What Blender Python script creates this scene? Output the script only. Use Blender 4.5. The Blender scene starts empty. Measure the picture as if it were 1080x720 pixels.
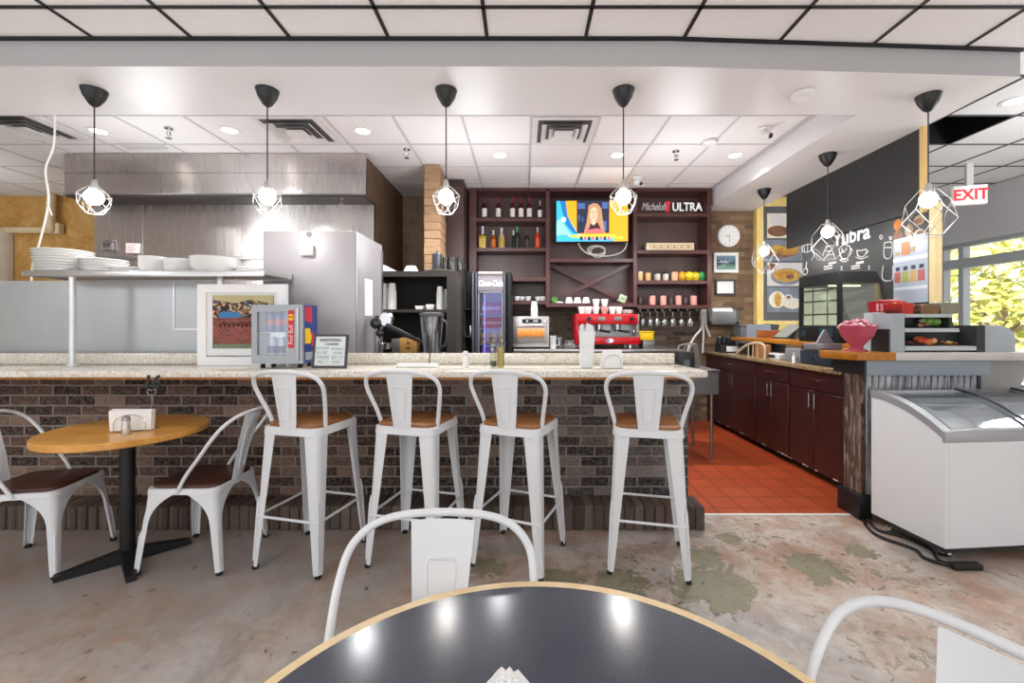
import bpy, bmesh, math, random
from mathutils import Vector, Matrix
random.seed(7)
C = bpy.context.scene.collection
PI = math.pi
R = math.radians
F, CX, CY, H = 460.0, 552.0, 342.0, 1.35      # survey constants of the room (metres from the camera station)

def X(px, Y): return (px - CX) * Y / F
def Z(py, Y): return H + (CY - py) * Y / F

# ------------------------------------------------------------------ materials
def lin(h):
    h = h.lstrip('#')
    v = [int(h[i:i+2], 16) / 255 for i in (0, 2, 4)]
    return tuple(c / 12.92 if c <= .04045 else ((c + .055) / 1.055) ** 2.4 for c in v) + (1,)

class NT:
    def __init__(s, name):
        s.m = bpy.data.materials.new(name); s.m.use_nodes = True
        s.t = s.m.node_tree; s.n = s.t.nodes; s.l = s.t.links
        s.b = s.n['Principled BSDF']; s.out = s.n['Material Output']
    def new(s, typ, **kw):
        n = s.n.new(typ)
        for k, v in kw.items():
            if k.startswith('i_'):
                n.inputs[k[2:].replace('_', ' ')].default_value = v
            else: setattr(n, k, v)
        return n
    def link(s, a, b): s.l.new(a, b)
    def coords(s, axes='xyz', scale=(1, 1, 1)):
        tc = s.new('ShaderNodeTexCoord')
        sep = s.new('ShaderNodeSeparateXYZ'); s.link(tc.outputs['Object'], sep.inputs[0])
        cmb = s.new('ShaderNodeCombineXYZ')
        for i, a in enumerate(axes):
            if a in 'xyz': s.link(sep.outputs['xyz'.index(a)], cmb.inputs[i])
        mp = s.new('ShaderNodeMapping'); mp.inputs['Scale'].default_value = scale
        s.link(cmb.outputs[0], mp.inputs['Vector'])
        return mp.outputs[0]
    def noise(s, co, scale=5, detail=3, rough=.55, dist=0):
        n = s.new('ShaderNodeTexNoise'); n.inputs['Scale'].default_value = scale
        n.inputs['Detail'].default_value = detail; n.inputs['Roughness'].default_value = rough
        n.inputs['Distortion'].default_value = dist
        s.link(co, n.inputs['Vector']); return n.outputs['Fac']
    def ramp(s, fac, stops, interp='LINEAR'):
        r = s.new('ShaderNodeValToRGB'); r.color_ramp.interpolation = interp
        e = r.color_ramp.elements
        while len(e) < len(stops): e.new(.5)
        for el, (p, c) in zip(e, stops):
            el.position = p; el.color = lin(c) if isinstance(c, str) else (c, c, c, 1)
        s.link(fac, r.inputs[0]); return r.outputs[0]
    def mix(s, fac, a, b, mode='MIX'):
        m = s.new('ShaderNodeMix', data_type='RGBA', blend_type=mode)
        for sock, v in ((m.inputs[0], fac), (m.inputs[6], a), (m.inputs[7], b)):
            if isinstance(v, (int, float)): sock.default_value = v
            elif isinstance(v, tuple): sock.default_value = v
            elif isinstance(v, str): sock.default_value = lin(v)
            else: s.link(v, sock)
        return m.outputs[2]
    def math(s, op, a, b=0):
        m = s.new('ShaderNodeMath', operation=op)
        for sock, v in ((m.inputs[0], a), (m.inputs[1], b)):
            if isinstance(v, (int, float)): sock.default_value = v
            else: s.link(v, sock)
        return m.outputs[0]
    def bump(s, hgt, strength=.3, dist=.01):
        b = s.new('ShaderNodeBump'); b.inputs['Strength'].default_value = strength
        b.inputs['Distance'].default_value = dist
        s.link(hgt, b.inputs['Height']); s.link(b.outputs[0], s.b.inputs['Normal'])
    def base(s, c): 
        if isinstance(c, str): s.b.inputs['Base Color'].default_value = lin(c)
        else: s.link(c, s.b.inputs['Base Color'])
    def set(s, rough=.5, metal=0, spec=None):
        s.b.inputs['Roughness'].default_value = rough; s.b.inputs['Metallic'].default_value = metal
        if spec is not None: s.b.inputs['Specular IOR Level'].default_value = spec
        return s

_mc = {}
def M(col, rough=.5, metal=0, var=.06, scale=9, emit=0, spec=None):
    """a painted / plain surface: colour with a little procedural mottling"""
    key = (col, rough, metal, var, scale, emit, spec)
    if key in _mc: return _mc[key]
    n = NT('surface_' + col.lstrip('#')); n.set(rough, metal, spec)
    co = n.coords('xyz')
    f = n.noise(co, scale, 2)
    r, g, b, _ = lin(col)
    d = (r * (1 - var * 1.6), g * (1 - var * 1.6), b * (1 - var * 1.6), 1)
    l = (min(1, r * (1 + var)), min(1, g * (1 + var)), min(1, b * (1 + var)), 1)
    c = n.mix(f, d, l)
    n.base(c)
    if emit:
        n.link(c, n.b.inputs['Emission Color']); n.b.inputs['Emission Strength'].default_value = emit
    _mc[key] = n.m
    return n.m

def m_glass(name, tint='#ffffff', gloss=.12, rough=.02):
    n = NT(name)
    tr = n.new('ShaderNodeBsdfTransparent'); tr.inputs[0].default_value = lin(tint)
    gl = n.new('ShaderNodeBsdfGlossy'); gl.inputs['Roughness'].default_value = rough
    fr = n.new('ShaderNodeLayerWeight'); fr.inputs[0].default_value = .25
    f = n.math('ADD', n.math('MULTIPLY', fr.outputs['Facing'], .45), gloss)
    mx = n.new('ShaderNodeMixShader'); n.link(f, mx.inputs[0]); n.link(tr.outputs[0], mx.inputs[1]); n.link(gl.outputs[0], mx.inputs[2])
    n.link(mx.outputs[0], n.out.inputs[0]); return n.m

def m_steel(name, col='#b9b6b4', rough=.3, axes='xyz', sc=(3, 3, 60), lo=.8, streak=False):
    n = NT(name); n.set(rough, 1)
    f = n.noise(n.coords('xyz', sc), 3, 3)
    r, g, b, _ = lin(col)
    n.base(n.mix(f, (r * lo, g * lo, b * lo, 1), (r, g, b, 1)))
    n.link(n.math('ADD', n.math('MULTIPLY', f, .05 if streak else .15), rough - (.02 if streak else .07)), n.b.inputs['Roughness'])
    if streak:
        t = n.new('ShaderNodeTangent', direction_type='RADIAL', axis='Z'); n.link(t.outputs[0], n.b.inputs['Tangent'])
        n.b.inputs['Anisotropic'].default_value = .85; n.b.inputs['Anisotropic Rotation'].default_value = .25
    return n.m

def m_wood(name, a, b, axes='xyz', sc=(2, 14, 14), rough=.4, c=None):
    n = NT(name); n.set(rough)
    co = n.coords(axes, sc)
    f = n.noise(co, 2.2, 5, .6, .6)
    g = n.noise(co, 9, 3)
    col = n.mix(f, a, b)
    col = n.mix(n.math('MULTIPLY', g, .35), col, c or a)
    n.base(n.ramp(f, [(.25, a), (.75, b)]) if c is None else col)
    n.bump(g, .08, .004)
    return n.m

def m_brick(name, axes, cols, mortar, w=.2, h=.068, gap=.012, rough=.85, noise_amt=.45, offset=.5, sc=1, blot=None, grey=False):
    n = NT(name); n.set(rough, 0, .25)
    co = n.coords(axes)
    # wobble so that the courses are not machine straight
    br = n.new('ShaderNodeTexBrick'); br.offset = offset
    br.inputs['Color1'].default_value = (0, 0, 0, 1); br.inputs['Color2'].default_value = (1, 1, 1, 1)
    br.inputs['Mortar'].default_value = (.5, .5, .5, 1)
    br.inputs['Scale'].default_value = 1; br.inputs['Mortar Size'].default_value = gap / 2
    br.inputs['Mortar Smooth'].default_value = .25
    br.inputs['Brick Width'].default_value = w; br.inputs['Row Height'].default_value = h
    nz = n.noise(co, 30, 2)
    off = n.new('ShaderNodeVectorMath', operation='SCALE')
    n3 = n.new('ShaderNodeTexNoise'); n3.inputs['Scale'].default_value = 25; n.link(co, n3.inputs['Vector'])
    sub = n.new('ShaderNodeVectorMath', operation='SUBTRACT'); n.link(n3.outputs['Color'], sub.inputs[0]); sub.inputs[1].default_value = (.5, .5, .5)
    n.link(sub.outputs[0], off.inputs[0]); off.inputs['Scale'].default_value = .012
    add = n.new('ShaderNodeVectorMath', operation='ADD'); n.link(co, add.inputs[0]); n.link(off.outputs[0], add.inputs[1])
    n.link(add.outputs[0], br.inputs['Vector'])
    stops = [(i / max(1, len(cols) - 1), c) for i, c in enumerate(cols)]
    bc = n.ramp(br.outputs['Color'], stops, 'CONSTANT' if grey else 'LINEAR')
    f = n.noise(co, 38, 4, .65)
    g = n.noise(co, 11, 3)
    bc = n.mix(n.math('MULTIPLY', n.ramp(f, [(.42, 0), (.7, 1)]), noise_amt), bc, blot or mortar)
    bc = n.mix(n.math('MULTIPLY', g, .5), bc, n.mix(1.0, bc, '#8a8078', 'MULTIPLY'))
    mc = n.mix(f, mortar, n.mix(1.0, mortar, '#b0a8a0', 'MULTIPLY'))
    if grey:
        sp = n.new('ShaderNodeSeparateXYZ'); n.link(co, sp.inputs[0])
        mr = n.new('ShaderNodeMapRange'); n.link(sp.outputs[0], mr.inputs[0]); mr.inputs[1].default_value = -.9; mr.inputs[2].default_value = .9; mr.inputs[4].default_value = .75
        hs = n.new('ShaderNodeHueSaturation'); hs.inputs['Saturation'].default_value = .12; n.link(bc, hs.inputs['Color'])
        bc = n.mix(mr.outputs[0], bc, hs.outputs[0])
    n.base(n.mix(br.outputs['Fac'], bc, mc))
    hh = n.math('ADD', n.math('MULTIPLY', br.outputs['Fac'], -1), n.math('MULTIPLY', f, .5))
    n.bump(hh, .8, .012)
    return n.m

def m_granite(name, cols, rough=.18, sc=60):
    n = NT(name); n.set(rough)
    co = n.coords('xyz')
    a = n.noise(co, sc, 4, .7); b = n.noise(co, sc * .22, 3, .6, .8); v = n.noise(co, sc * 1.9, 2)
    c = n.ramp(a, [(.3, cols[0]), (.45, cols[1]), (.6, cols[2])])
    c = n.mix(n.ramp(b, [(.52, 0), (.68, .75)]), c, cols[3])
    c = n.mix(n.ramp(v, [(.62, 0), (.72, .7)]), c, cols[4])
    n.base(c); return n.m

# ------------------------------------------------------------------ mesh builder
class MB:
    def __init__(s): s.bm = bmesh.new(); s.mi = 0
    def _f(s, vs):
        try:
            f = s.bm.faces.new(vs); f.material_index = s.mi; return f
        except ValueError: return None
    def use(s, i): s.mi = i; return s
    def box(s, x0, x1, y0, y1, z0, z1, bev=0, seg=2):
        if x0 > x1: x0, x1 = x1, x0
        if y0 > y1: y0, y1 = y1, y0
        if z0 > z1: z0, z1 = z1, z0
        v = [s.bm.verts.new((x, y, z)) for z in (z0, z1) for y in (y0, y1) for x in (x0, x1)]
        fs = [s._f([v[i] for i in q]) for q in ((0, 2, 3, 1), (4, 5, 7, 6), (0, 1, 5, 4), (2, 6, 7, 3), (0, 4, 6, 2), (1, 3, 7, 5))]
        if bev:
            es = {e for f in fs for e in f.edges}
            r = bmesh.ops.bevel(s.bm, geom=list(es), offset=bev, segments=seg, affect='EDGES', profile=.5)
            for f in r['faces']: f.material_index = s.mi
        return s
    def prism(s, pts, axis, a0, a1, bev=0):
        """pts 2-D polygon; axis the extrusion axis. x:(y,z) y:(x,z) z:(x,y)"""
        def mk(p, a):
            return {'x': (a, p[0], p[1]), 'y': (p[0], a, p[1]), 'z': (p[0], p[1], a)}[axis]
        A = [s.bm.verts.new(mk(p, a0)) for p in pts]; B = [s.bm.verts.new(mk(p, a1)) for p in pts]
        n = len(pts); fs = [s._f(A[::-1]), s._f(B)]
        for i in range(n): fs.append(s._f([A[i], A[(i + 1) % n], B[(i + 1) % n], B[i]]))
        fs = [f for f in fs if f]
        bmesh.ops.recalc_face_normals(s.bm, faces=fs)
        if bev:
            es = {e for f in fs[:2] for e in f.edges}
            r = bmesh.ops.bevel(s.bm, geom=list(es), offset=bev, segments=2, affect='EDGES', profile=.5)
            for f in r['faces']: f.material_index = s.mi
        return s
    def frame(s, x0, x1, z0, z1, fw, y0, y1, bev=0):
        s.box(x0, x0 + fw, y0, y1, z0 + fw, z1 - fw, bev); s.box(x1 - fw, x1, y0, y1, z0 + fw, z1 - fw, bev)
        s.box(x0, x1, y0, y1, z0, z0 + fw, bev); s.box(x0, x1, y0, y1, z1 - fw, z1, bev); return s
    def poly(s, pts):
        s._f([s.bm.verts.new(p) for p in pts]); return s
    def ring(s, c, r, axis_u, axis_v, seg):
        return [s.bm.verts.new(Vector(c) + axis_u * (r * math.cos(2 * PI * i / seg)) + axis_v * (r * math.sin(2 * PI * i / seg))) for i in range(seg)]
    def tube(s, pts, r, seg=8, closed=False, cap=True):
        P = [Vector(p) for p in pts]; n = len(P)
        rs = r if isinstance(r, (list, tuple)) else [r] * n
        rings = []; u = None
        for i in range(n):
            if closed: t = (P[(i + 1) % n] - P[i - 1])
            elif i == 0: t = P[1] - P[0]
            elif i == n - 1: t = P[-1] - P[-2]
            else: t = (P[i + 1] - P[i]).normalized() + (P[i] - P[i - 1]).normalized()
            if t.length < 1e-9: t = Vector((0, 0, 1))
            t.normalize()
            if u is None:
                u = t.cross(Vector((0, 0, 1)) if abs(t.z) < .9 else Vector((1, 0, 0))).normalized()
            else:
                u = (u - t * u.dot(t))
                u = u.normalized() if u.length > 1e-6 else t.orthogonal().normalized()
            rings.append(s.ring(P[i], rs[i], u, t.cross(u), seg))
        m = n if closed else n - 1
        for i in range(m):
            a, b = rings[i], rings[(i + 1) % n]
            for j in range(seg): s._f([a[j], a[(j + 1) % seg], b[(j + 1) % seg], b[j]])
        if cap and not closed: s._f(rings[0][::-1]); s._f(rings[-1])
        return s
    def lathe(s, prof, c=(0, 0, 0), seg=20, axis='z'):
        ax = {'z': (Vector((1, 0, 0)), Vector((0, 1, 0)), Vector((0, 0, 1))),
              'y': (Vector((1, 0, 0)), Vector((0, 0, -1)), Vector((0, 1, 0))),
              'x': (Vector((0, 1, 0)), Vector((0, 0, 1)), Vector((1, 0, 0)))}[axis]
        prev = None; c = Vector(c)
        for (r, z) in prof:
            o = c + ax[2] * z
            cur = [s.bm.verts.new(o)] if r < 1e-6 else s.ring(o, r, ax[0], ax[1], seg)
            if prev is not None:
                for j in range(seg):
                    k = (j + 1) % seg
                    if len(prev) == 1 and len(cur) == 1: break
                    if len(prev) == 1: s._f([prev[0], cur[j], cur[k]])
                    elif len(cur) == 1: s._f([prev[j], prev[k], cur[0]][::1])
                    else: s._f([prev[j], prev[k], cur[k], cur[j]])
            prev = cur
        return s
    def disc(s, c, r, seg=32, ry=None, axis='z', sides=None):
        ry = ry or r; c = Vector(c); v = []
        for i in range(seg):
            a = 2 * PI * i / seg
            d = {'z': (r * math.cos(a), ry * math.sin(a), 0), 'y': (r * math.cos(a), 0, ry * math.sin(a)), 'x': (0, -r * math.cos(a), ry * math.sin(a))}[axis]
            v.append(s.bm.verts.new(c + Vector(d)))
        s._f(v); return s
    def ball(s, c, r, sub=2, sc=(1, 1, 1), jit=0):
        res = bmesh.ops.create_icosphere(s.bm, subdivisions=sub, radius=r)
        for v in res['verts']:
            k = 1 + random.uniform(-jit, jit)
            v.co = Vector((v.co.x * sc[0] * k, v.co.y * sc[1] * k, v.co.z * sc[2] * k)) + Vector(c)
        for f in {f for v in res['verts'] for f in v.link_faces}: f.material_index = s.mi
        return s
    def grid(s, fn, nu, nv):
        V = [[s.bm.verts.new(fn(i / nu, j / nv)) for j in range(nv + 1)] for i in range(nu + 1)]
        for i in range(nu):
            for j in range(nv): s._f([V[i][j], V[i + 1][j], V[i + 1][j + 1], V[i][j + 1]])
        return s
    def text(s, body, size, mat4, align='CENTER', ext=.0, shear=0, bold=0, sx=1):
        cu = bpy.data.curves.new('lettering', 'FONT'); cu.body = body; cu.size = size; cu.align_x = align; cu.align_y = 'CENTER'
        cu.extrude = ext; cu.shear = shear; cu.offset = bold; cu.resolution_u = 3
        o = bpy.data.objects.new('lettering', cu); C.objects.link(o)
        bpy.context.view_layer.update()
        me = bpy.data.meshes.new_from_object(o.evaluated_get(bpy.context.evaluated_depsgraph_get()))
        bpy.data.objects.remove(o); bpy.data.curves.remove(cu)
        me.transform(mat4 @ Matrix.Diagonal((sx, 1, 1, 1)))
        n0 = len(s.bm.faces); s.bm.from_mesh(me); s.bm.faces.ensure_lookup_table()
        for f in s.bm.faces[n0:]: f.material_index = s.mi
        bpy.data.meshes.remove(me); return s
    def xform(s, mat): s.bm.transform(mat); return s
    def build(s, name, mat, parent=None, loc=(0, 0, 0), rz=0, rx=0, ry=0, sharp=38):
        bm = s.bm
        bmesh.ops.remove_doubles(bm, verts=bm.verts, dist=1e-5)
        for f in bm.faces: f.smooth = True
        for e in bm.edges:
            if len(e.link_faces) == 2:
                if e.calc_face_angle(0) > R(sharp): e.smooth = False
        me = bpy.data.meshes.new(name); bm.to_mesh(me); bm.free()
        for m in (mat if isinstance(mat, (list, tuple)) else [mat]): me.materials.append(m)
        o = bpy.data.objects.new(name, me); C.objects.link(o)
        o.location = loc; o.rotation_euler = (rx, ry, rz)
        if parent: o.parent = parent
        return o

def tag(o, label=None, cat=None, group=None, kind=None):
    if label: o['label'] = label
    if cat: o['category'] = cat
    if group: o['group'] = group
    if kind: o['kind'] = kind
    return o
def thing(name, label, cat, loc=(0, 0, 0), rz=0, group=None, scale=1):
    o = bpy.data.objects.new(name, None); C.objects.link(o); o.empty_display_size = .1
    o.location = loc; o.rotation_euler = (0, 0, rz); o.scale = (scale,) * 3
    return tag(o, label, cat, group)
def dup(root, loc, rz=None, label=None, group=None, scale=None):
    def cp(o, par):
        c = o.copy(); C.objects.link(c)
        if par: c.parent = par
        for ch in list(o.children): cp(ch, c)
        return c
    r = cp(root, None); r.location = loc
    if rz is not None: r.rotation_euler = (0, 0, rz)
    if label: r['label'] = label
    if group: r['group'] = group
    if scale: r.scale = (scale,) * 3
    return r
def struct(o): o['kind'] = 'structure'; return o
def bez(pts, n=8, closed=False):
    """Catmull-Rom through pts"""
    P = [Vector(p) for p in pts]; out = []
    m = len(P) if closed else len(P) - 1
    for i in range(m):
        if closed: a, b, c, d = P[i - 1], P[i], P[(i + 1) % len(P)], P[(i + 2) % len(P)]
        else: a, b, c, d = P[max(i - 1, 0)], P[i], P[i + 1], P[min(i + 2, len(P) - 1)]
        for k in range(n):
            t = k / n
            out.append(.5 * ((2 * b) + (c - a) * t + (2 * a - 5 * b + 4 * c - d) * t * t + (3 * b - a - 3 * c + d) * t ** 3))
    if not closed: out.append(P[-1])
    return out
# text planes: FRONT faces -Y (towards the camera station), LEFTW faces -X
def FRONT(x, y, z): return Matrix.Translation((x, y, z)) @ Matrix.Rotation(PI / 2, 4, 'X')
def LEFTW(x, y, z): return Matrix.Translation((x, y, z)) @ Matrix.Rotation(-PI / 2, 4, 'Z') @ Matrix.Rotation(PI / 2, 4, 'X')

WHITE = M('#f2f2f2', .35, 0, .02); PAINT_METAL = M('#dfe2e5', .3, 0, .02, 4)
BLACK = M('#141416', .45, 0, .1); RUBBER = M('#1c1b1a', .8); CHROME = M('#d8d8da', .12, 1, .03)
STEEL = m_steel('brushed_steel', '#d2d0d0', .3); STEEL_D = m_steel('dull_steel', '#a09c9c', .38)
HOODST = m_steel('hood_steel', '#c9c3c0', .27, 'xyz', (5, 5, .3), .93, True)
CREAM = M('#f6ecc0', .5); PAPER = M('#f4f4f2', .8, 0, .02)
GLASS = m_glass('clear_glass'); GLASSW = m_glass('thick_clear_glass', '#eef4f4', .2)
DARKWOOD = m_wood('mahogany_shelf_wood', '#432422', '#5a3431', 'xyz', (2, 10, 2), .35)
GRANITE = m_granite('cream_granite', ['#c2b9a8', '#e0dacd', '#f1ede4', '#d0c3aa', '#857c70'], .1)
# ------------------------------------------------------------------ the setting
def m_floor():
    n = NT('stained_concrete'); n.set(.42)
    co = n.coords('xyz')
    a = n.noise(co, .9, 5, .6, .6); b = n.noise(co, 4.5, 6, .65, .5); c = n.noise(co, 26, 4, .65)
    base = n.ramp(a, [(.38, '#a39f9b'), (.46, '#ac9a8d'), (.54, '#ad8f7c'), (.66, '#a9836b')])
    base = n.mix(n.math('MULTIPLY', n.ramp(b, [(.44, 0), (.6, 1)]), .62), base, '#c9c4bd')
    dk = n.noise(n.coords('xyz', (1.3, .5, 1)), 3.1, 6, .7, 1.2)
    base = n.mix(n.math('MULTIPLY', n.ramp(dk, [(.5, 0), (.68, 1)]), .4), base, '#7f6c60')
    base = n.mix(n.math('MULTIPLY', n.ramp(c, [(.4, 0), (.75, 1)]), .28), base, '#7d6d62')
    sep = n.new('ShaderNodeSeparateXYZ'); n.link(co, sep.inputs[0])
    # grey trodden area on the left by the bar
    gx = n.new('ShaderNodeMapRange'); n.link(sep.outputs[0], gx.inputs[0])
    gx.inputs[1].default_value = 0.1; gx.inputs[2].default_value = -1.6
    gy = n.new('ShaderNodeMapRange'); n.link(sep.outputs[1], gy.inputs[0])
    gy.inputs[1].default_value = 1.5; gy.inputs[2].default_value = 2.3
    gm = n.math('MULTIPLY', n.math('MULTIPLY', gx.outputs[0], gy.outputs[0]), n.ramp(b, [(.3, .25), (.6, .9)]))
    base = n.mix(gm, base, '#99938e')
    # worn olive coating: flaked patches round a few spots
    def spot(x, y, r):
        v = n.new('ShaderNodeVectorMath', operation='DISTANCE'); n.link(co, v.inputs[0]); v.inputs[1].default_value = (x, y, 0)
        m = n.new('ShaderNodeMapRange'); n.link(v.outputs['Value'], m.inputs[0]); m.inputs[1].default_value = 0; m.inputs[2].default_value = r
        m.inputs[3].default_value = 1; m.inputs[4].default_value = 0; return m.outputs[0]
    msk = spot(.98, 2.25, .36)
    for q in ((.5, 2.28, .24), (.2, 2.28, .22), (1.62, 2.42, .27), (.72, 2.0, .16), (1.05, 2.52, .2), (1.3, 2.75, .12), (2.0, 2.6, .14), (-.2, 2.42, .16)):
        msk = n.math('MAXIMUM', msk, spot(*q))
    fl = n.noise(co, 10, 7, .72, .5)
    pat = n.ramp(n.math('ADD', n.math('MULTIPLY', msk, .40), n.math('MULTIPLY', fl, .85)), [(.60, 0), (.615, 1)])
    fl2 = n.noise(co, 15, 5, .7)
    olive = n.ramp(fl2, [(.35, '#6f6a52'), (.55, '#8b866e'), (.7, '#5f5a48')])
    rim = n.ramp(n.math('ADD', n.math('MULTIPLY', msk, .40), n.math('MULTIPLY', fl, .85)), [(.6, '#5a5040'), (.66, '#8b866e')])
    base = n.mix(pat, base, n.mix(.5, olive, rim))
    # small dark chips
    ch = n.noise(n.coords('xyz', (1, 1, 1)), 13, 4, .6, .2)
    big = n.noise(co, 1.7, 2)
    chm = n.math('MULTIPLY', n.ramp(ch, [(.655, 0), (.67, 1)]), n.ramp(big, [(.42, 0), (.55, .9)]))
    base = n.mix(chm, base, '#5a4d40')
    c2 = n.noise(co, 19, 6, .75, .6)
    reg = spot(1.4, 2.75, .9)
    for q in ((2.0, 2.3, .8), (.6, 2.35, .7), (1.6, 1.8, .8)): reg = n.math('MAXIMUM', reg, spot(*q))
    cl = n.ramp(n.math('ADD', n.math('MULTIPLY', c2, .8), n.math('MULTIPLY', reg, .13)), [(.545, 0), (.56, .85)])
    base = n.mix(cl, base, n.ramp(fl2, [(.4, '#6d614c'), (.6, '#8a8068')]))
    # orange rust stains near the lower left
    ru = n.math('MULTIPLY', n.ramp(n.noise(co, 6, 4), [(.6, 0), (.75, .6)]), spot(-1.9, 1.75, .8))
    base = n.mix(ru, base, '#c07a3c')
    n.base(base)
    n.link(n.ramp(b, [(.3, .3), (.7, .52)]), n.b.inputs['Roughness'])
    n.bump(n.math('ADD', n.math('MULTIPLY', pat, -.6), n.math('MULTIPLY', c, .25)), .25, .004)
    return n.m
XL, XR, YB, YF = -8.6, 6.05, 6.12, -4.0
b = MB(); b.box(XL, XR, YF, 6.4, -.12, 0); struct(b.build('floor', m_floor()))
n = NT('red_quarry_tile'); n.set(.38)
co = n.coords('xy')
br = n.new('ShaderNodeTexBrick'); br.offset = 0; n.link(co, br.inputs['Vector'])
for k, v in (('Scale', 1), ('Mortar Size', .006), ('Brick Width', .2), ('Row Height', .2), ('Mortar Smooth', .1)): br.inputs[k].default_value = v
br.inputs['Color1'].default_value = lin('#953a1b'); br.inputs['Color2'].default_value = lin('#a54524'); br.inputs['Mortar'].default_value = lin('#4a1a10')
n.base(n.mix(n.math('MULTIPLY', n.noise(co, 3, 3), .5), br.outputs['Color'], '#a4481f')); n.bump(n.math('MULTIPLY', br.outputs['Fac'], -1), .3, .003)
b = MB(); b.box(-3.5, 2.62, 3.1, 6.1, 0, .006); struct(b.build('floor_kitchen', n.m))
b = MB(); b.box(1.17, 2.42, 3.075, 3.1, 0, .008); struct(b.build('trim_threshold', M('#d9d4cc', .5)))

# ceilings
n = NT('ceiling_tile'); n.set(.9)
co = n.coords('xyz'); f = n.noise(co, 70, 3, .7); g = n.noise(co, .8, 2)
n.base(n.mix(n.ramp(f, [(.55, 0), (.72, .25)]), n.mix(g, '#e6e6e8', '#f0f0f0'), '#bdbdbd')); TILE = n.m
DROP = 2.94; ZB = 3.16; ZF = 3.104
def front_y(x): return 2.69 + (0 if x < .9 else (x - .9) * .048)
b = MB(); b.poly([(XL, YF, ZF), (XL, front_y(XL), ZF), (.9, 2.69, ZF), (3.2, front_y(3.2), ZF), (3.2, YF, ZF)]); struct(b.build('ceiling', TILE))
b = MB()
for k in range(-14, 6):
    x = -.222 + .602 * k; w = .011
    b.box(x - w, x + w, YF, front_y(x) - .004, ZF - .006, ZF - .0005)
for y in [2.408 - .605 * k for k in range(0, 10)]:
    b.box(XL, 3.2, y - .011, y + .011, ZF - .006, ZF - .0006)
b.prism([(XL, 2.655), (.9, 2.655), (3.2, front_y(3.2) - .035), (3.2, front_y(3.2) - .002), (.9, 2.688), (XL, 2.688)], 'z', ZF - .008, ZF - .0007)
struct(b.build('trim_1', M('#151517', .6)))
b = MB(); b.prism([(XL, 2.45), (.9, 2.45), (3.2, 2.55), (3.2, front_y(3.2) - .036), (.9, 2.654), (XL, 2.654)], 'z', ZF + .0, ZF + .001)
# the dropped beam over the bar and its return to the right
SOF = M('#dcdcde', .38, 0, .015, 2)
b2 = MB()
b2.prism([(XL, 2.69), (.9, 2.69), (3.19, front_y(3.19)), (3.22, 3.31), (XL, 3.31)], 'z', DROP, 3.6)
b2.prism([(2.53, 3.31), (3.22, 3.31), (3.22, YB), (2.53, YB)], 'z', DROP, 3.6)
b2.bm.normal_update()
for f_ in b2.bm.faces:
    if f_.normal.y < -.9: f_.material_index = 1  # front face darker than the underside: its shade is put into the colour
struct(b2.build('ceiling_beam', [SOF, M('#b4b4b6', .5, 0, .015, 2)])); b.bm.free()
def tiles(x0, x1, y0, y1, gx, gy, hole=None):
    b = MB()
    xs = sorted({x0, x1} | {gx + .605 * k for k in range(-40, 40) if x0 < gx + .605 * k < x1})
    ys = sorted({y0, y1} | {gy + .605 * k for k in range(-40, 40) if y0 < gy + .605 * k < y1})
    for i in range(len(xs) - 1):
        for j in range(len(ys) - 1):
            if hole and xs[i] <= hole[0] <= xs[i + 1] and ys[j] <= hole[1] <= ys[j + 1]: continue
            b.poly([(xs[i], ys[j], ZB), (xs[i], ys[j + 1], ZB), (xs[i + 1], ys[j + 1], ZB), (xs[i + 1], ys[j], ZB)])
    g = MB()
    for x in xs: g.box(x - .011, x + .011, y0, y1, ZB - .006, ZB - .0005)
    for y in ys: g.box(x0, x1, y - .011, y + .011, ZB - .0061, ZB - .0006)
    return b, g
b, g = tiles(XL, 2.53, 3.31, YB, .07, 3.775)
struct(b.build('ceiling_kitchen', TILE)); struct(g.build('trim_2', M('#c9c9cb', .5)))
b, g = tiles(3.22, XR, YF, 6.4, 3.665, 3.775, hole=(3.95, 4.0))
struct(b.build('ceiling_right', TILE)); struct(g.build('trim_3', M('#4a4a4c', .5)))
b = MB(); x0, x1, y0, y1 = 3.66, 4.275, 3.77, 4.385
for q in ([(x0, y0), (x0, y1)], [(x0, y1), (x1, y1)], [(x1, y1), (x1, y0)], [(x1, y0), (x0, y0)]):
    b.poly([(*q[0], ZB), (*q[1], ZB), (*q[1], ZB + .7), (*q[0], ZB + .7)])
b.poly([(x0, y0, ZB + .7), (x0, y1, ZB + .7), (x1, y1, ZB + .7), (x1, y0, ZB + .7)])
for k in range(5): b.tube([(x0 + .06 + .1 * k, y0, ZB + .25 + .06 * (k % 2)), (x0 + .12 + .09 * k, y1, ZB + .3)], .02, 6)
struct(b.build('ceiling_void', M('#0a0a0b', .7, 0, .5, 30)))

# walls
OCHRE = NT('ochre_stone'); OCHRE.set(.8)
co = OCHRE.coords('xyz'); f = OCHRE.noise(co, 3, 6, .7, 1); g = OCHRE.noise(co, 18, 4)
OCHRE.base(OCHRE.mix(OCHRE.math('MULTIPLY', g, .5), OCHRE.ramp(f, [(.3, '#a8742c'), (.5, '#c79a52'), (.7, '#d8b678')]), '#8f6430'))
b = MB(); b.box(XL, -1.69, YB, YB + .1, 0, 3.3); struct(b.build('wall_rear_left', OCHRE.m))
n = NT('tan_wall_tile'); n.set(.6); co = n.coords('xz')
f = n.noise(co, 5, 5, .7, 1); n.base(n.ramp(f, [(.3, '#7b6450'), (.7, '#a58a6e')]))
b = MB(); b.box(-1.69, -.72, YB, YB + .1, 0, 3.3); struct(b.build('wall_rear_tan', n.m))
BRK_GREY = m_brick('grey_back_bar_brick', 'xz', ['#4a4038', '#7c6e60', '#5c5048', '#8d8072', '#6b5a4a'], '#8b8176', .2, .066, .012, .85, .4)
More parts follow.
